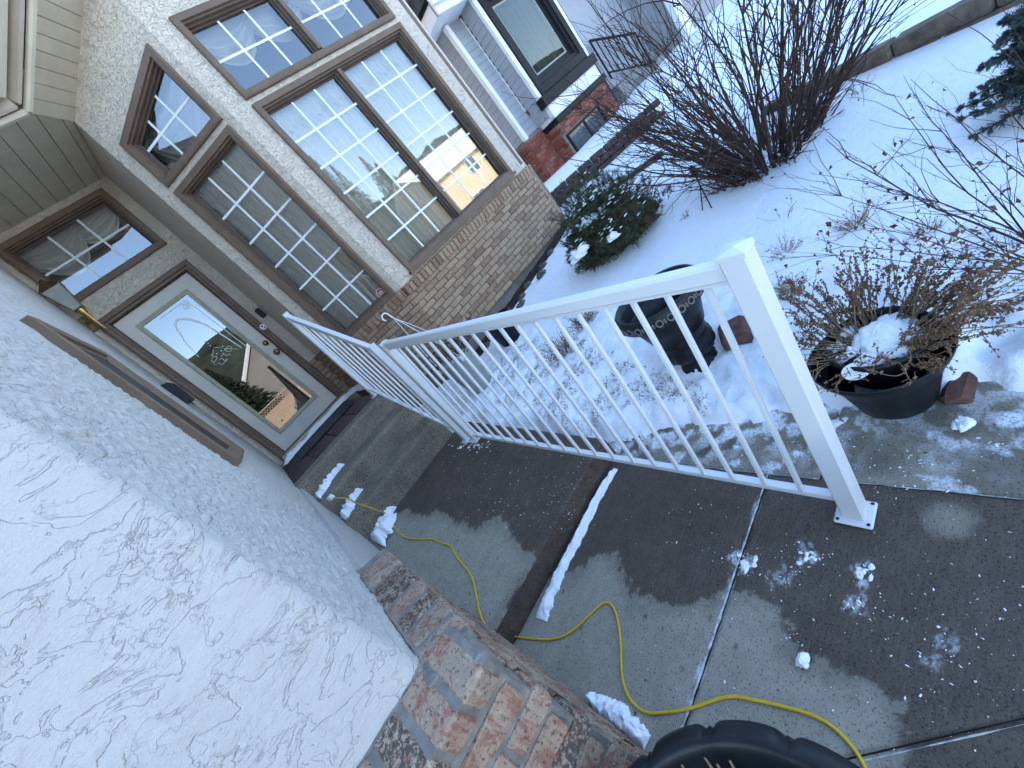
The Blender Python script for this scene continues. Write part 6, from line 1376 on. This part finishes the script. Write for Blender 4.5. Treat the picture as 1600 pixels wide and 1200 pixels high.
# ================================================================== ACROSS THE STREET (seen mirrored in the windows)
def gable_house(x0, x1, y0, y1, he, hr, wall, roofm, label, snow=False, wins=(), ridge='x'):
    h = empty('house', ((x0 + x1) / 2, y1, -0.1), label, 'house')
    m = MB(); m.box(((x0 + x1) / 2, (y0 + y1) / 2, he / 2 - 0.1), (x1 - x0, y1 - y0, he)); ym = (y0 + y1) / 2; xm = (x0 + x1) / 2
    if ridge == 'x': m.poly([(x0, y0, he - 0.1), (x0, y1, he - 0.1), (x0, ym, hr)]); m.poly([(x1, y0, he - 0.1), (x1, y1, he - 0.1), (x1, ym, hr)])
    else: m.poly([(x0, y1, he - 0.1), (x1, y1, he - 0.1), (xm, y1, hr)]); m.poly([(x0, y0, he - 0.1), (x1, y0, he - 0.1), (xm, y0, hr)])
    m.build('wall', wall, h)
    o = 0.45; m = MB()
    if ridge == 'x':
        m.poly([(x0 - o, y1 + o, he - 0.25), (x1 + o, y1 + o, he - 0.25), (x1 + o, ym, hr + 0.1), (x0 - o, ym, hr + 0.1)]); m.poly([(x0 - o, y0 - o, he - 0.25), (x1 + o, y0 - o, he - 0.25), (x1 + o, ym, hr + 0.1), (x0 - o, ym, hr + 0.1)])
        f = MB(); f.box((xm, y1 + o, he - 0.22), (x1 - x0 + 2 * o, 0.06, 0.25)); f.build('fascia', 'neighbour_white', h)
    else:
        m.poly([(x0 - o, y0 - o, he - 0.35), (x0 - o, y1 + o, he - 0.35), (xm, y1 + o, hr + 0.1), (xm, y0 - o, hr + 0.1)]); m.poly([(x1 + o, y0 - o, he - 0.35), (x1 + o, y1 + o, he - 0.35), (xm, y1 + o, hr + 0.1), (xm, y0 - o, hr + 0.1)])
        f = MB(); f.tube([(x0 - o, y1 + o, he - 0.35), (xm, y1 + o, hr + 0.1), (x1 + o, y1 + o, he - 0.35)], 0.12, 4); f.build('fascia', 'neighbour_white', h)
    m.build('roof', roofm, h)
    for (a0, a1, z0, z1) in wins:
        f = MB(); O = np.array([0, y1, 0]); ring_loft(f, O, UX, UY_, rect(a0, a1, z0, z1), [(0, -0.02), (0, 0.05), (0.10, 0.05), (0.11, 0.0)]); wn = f.build('window', 'neighbour_white', h)
        g = MB(); g.poly([P2(O, UX, a, z) + UY_ * 0.012 for a, z in inset(rect(a0, a1, z0, z1), 0.09)]); g.build('pane', 'glass_dark', wn)
        g = MB(); bar(g, O, UX, UY_, (a0 + a1) / 2, z0 + .1, (a0 + a1) / 2, z1 - .1, 0.06, 0.0, 0.04); bar(g, O, UX, UY_, a0 + .1, (z0 + z1) / 2, a1 - .1, (z0 + z1) / 2, 0.06, 0.0, 0.04); g.build('muntin', 'neighbour_white', wn)
    return h
gable_house(22.6, 33, -31, -22, 5.1, 7.4, 'yellow_siding', 'snow_ground', 'pale yellow house with snowy roof mirrored in the wide bay window', wins=((25.9, 27.2, 3.3, 4.7), (29.5, 31, 3.3, 4.7), (24.2, 26.0, 0.0, 2.2), (28.3, 29.6, 0.6, 2.1)))
gable_house(34.5, 37.2, -44, -36, 4.4, 7.2, 'house_grey', 'shingle', 'small dark roofed house far down the street', wins=((35, 36.5, 1, 2.4),))
gable_house(1.6, 9.5, -30, -20, 3.4, 6.2, 'house_grey', 'shingle', 'dark roofed house mirrored in the front door glass', wins=((4.2, 5.6, 0.9, 2.1), (7.0, 8.2, 0.9, 2.1)), ridge='y')
gable_house(-14, -4, -33, -23, 4.6, 7.0, 'yellow_siding', 'snow_ground', 'far yellow house standing left across the street', wins=((-11, -9.6, 1, 2.4),))
gable_house(38, 49, -34, -24, 5.0, 7.8, 'house_grey', 'snow_ground', 'grey house with snowy roof beyond the yellow one', wins=((41, 42.5, 1, 2.4),))
def conifer(x, y, z, hgt, rad, label, seed, n=1500):
    random.seed(seed); r = empty('pine_tree', (x, y, z), label, 'tree', 'trees across the street'); tk = MB(); tk.tube([(x, y, z), (x, y, z + hgt * 0.5), (x, y, z + hgt * 0.98)], [rad * 0.09, rad * 0.06, 0.02], 7); tk.build('trunk', 'bark', r); cr = MB()
    for k in range(n):
        t = random.random() ** 0.8; a = random.uniform(0, 6.283); rr = rad * (1.02 - t) * random.uniform(0.35, 1.08); p = np.array([x + rr * math.cos(a), y + rr * math.sin(a), z + hgt * (0.08 + 0.92 * t)]); d = nrm([math.cos(a), math.sin(a), -0.35]); s = nrm(np.cross(d, UP)); L = rad * 0.30 * random.uniform(0.6, 1.2) * (1.15 - t); u = np.cross(s, d)
        cr.add([p - d * L * 0.5, p + s * L * 0.4 - UP * 0.06, p + d * L * 0.7, p - s * L * 0.4 - UP * 0.06, p + u * L * 0.16], [(0, 1, 4), (1, 2, 4), (2, 3, 4), (3, 0, 4)])
    cr.build('crown', 'conifer', r)
PINES = [(0.8, -17.5, 5.2, 1.6, 'bushy dark conifer mirrored low in the door glass')]
for k_, (x_, h_) in enumerate(((14.5, 14.0), (17.0, 16.5), (19.2, 15.4), (21.4, 17.6), (23.4, 16.2), (25.2, 15.0), (27.0, 13.2), (28.8, 12.2), (30.6, 10.2), (32.2, 9.4))):
    PINES.append((x_, -35.5 - (k_ % 3) * 1.4, h_, 2.3, ('first', 'second', 'third', 'fourth', 'fifth', 'sixth', 'seventh', 'eighth', 'ninth', 'tenth')[k_] + ' conifer from the left in the row mirrored in the bay window'))
for k_, (x_, h_) in enumerate(((13.5, 8.5), (15.3, 9.5), (17.0, 8.2), (18.6, 9.0), (20.2, 7.6))):
    PINES.append((x_, -29 - (k_ % 2), h_, 1.9, ('first', 'second', 'third', 'fourth', 'last')[k_] + ' of the shorter conifers in front of the mirrored row'))
for i, (x, y, hh, rr, lab) in enumerate(PINES):
    conifer(x, y, -0.1, hh, rr, lab, i)
def hill():
    xs = np.linspace(-160, 240, 90); ys = np.linspace(-230, -70, 40); X, Y = np.meshgrid(xs, ys, indexing='ij'); t = sstep(-70, -150, Y)
    Z = -0.2 + t * (26 + 9 * fbm(X * 0.012, Y * 0.012, 4)) + t * 2.2 * fbm(X * 0.12, Y * 0.12, 3); mb = MB(); mb.grid(np.stack([X, Y, Z], -1)); tag(mb.build('wooded_hill', 'hill_green', smooth=False), kind='structure')
hill()
def lattice():
    r = empty('lattice_fence', (2.2, -15.8, -0.1), 'sunlit wooden fence with lattice top mirrored low in the door glass', 'fence'); y = -15.8
    me, _ = MB().box((0, 0, 0), (0.14, 0.025, 1.15)).mesh('fence_board', 'lattice_wood')
    for k in range(34): inst('fence_board', me, r, Matrix.Translation((0.3 + 0.15 * k, y, 0.47)))
    m = MB()
    for k in range(-2, 30):
        a = 0.3 + 0.18 * k; m.tube([(max(a, 0.25), y, 1.08 + max(0, 0.25 - a)), (a + 0.32, y, 1.4)], 0.014, 4); m.tube([(a + 0.32, y + 0.02, 1.08), (max(a, 0.25), y + 0.02, 1.4 - max(0, 0.25 - a))], 0.014, 4)
    m.build('lattice_panel', 'lattice_wood', r); m = MB(); m.box((2.8, y, 1.42), (5.2, 0.07, 0.05)); m.box((2.8, y, 1.06), (5.2, 0.05, 0.05)); m.build('rail', 'lattice_wood', r)
lattice()
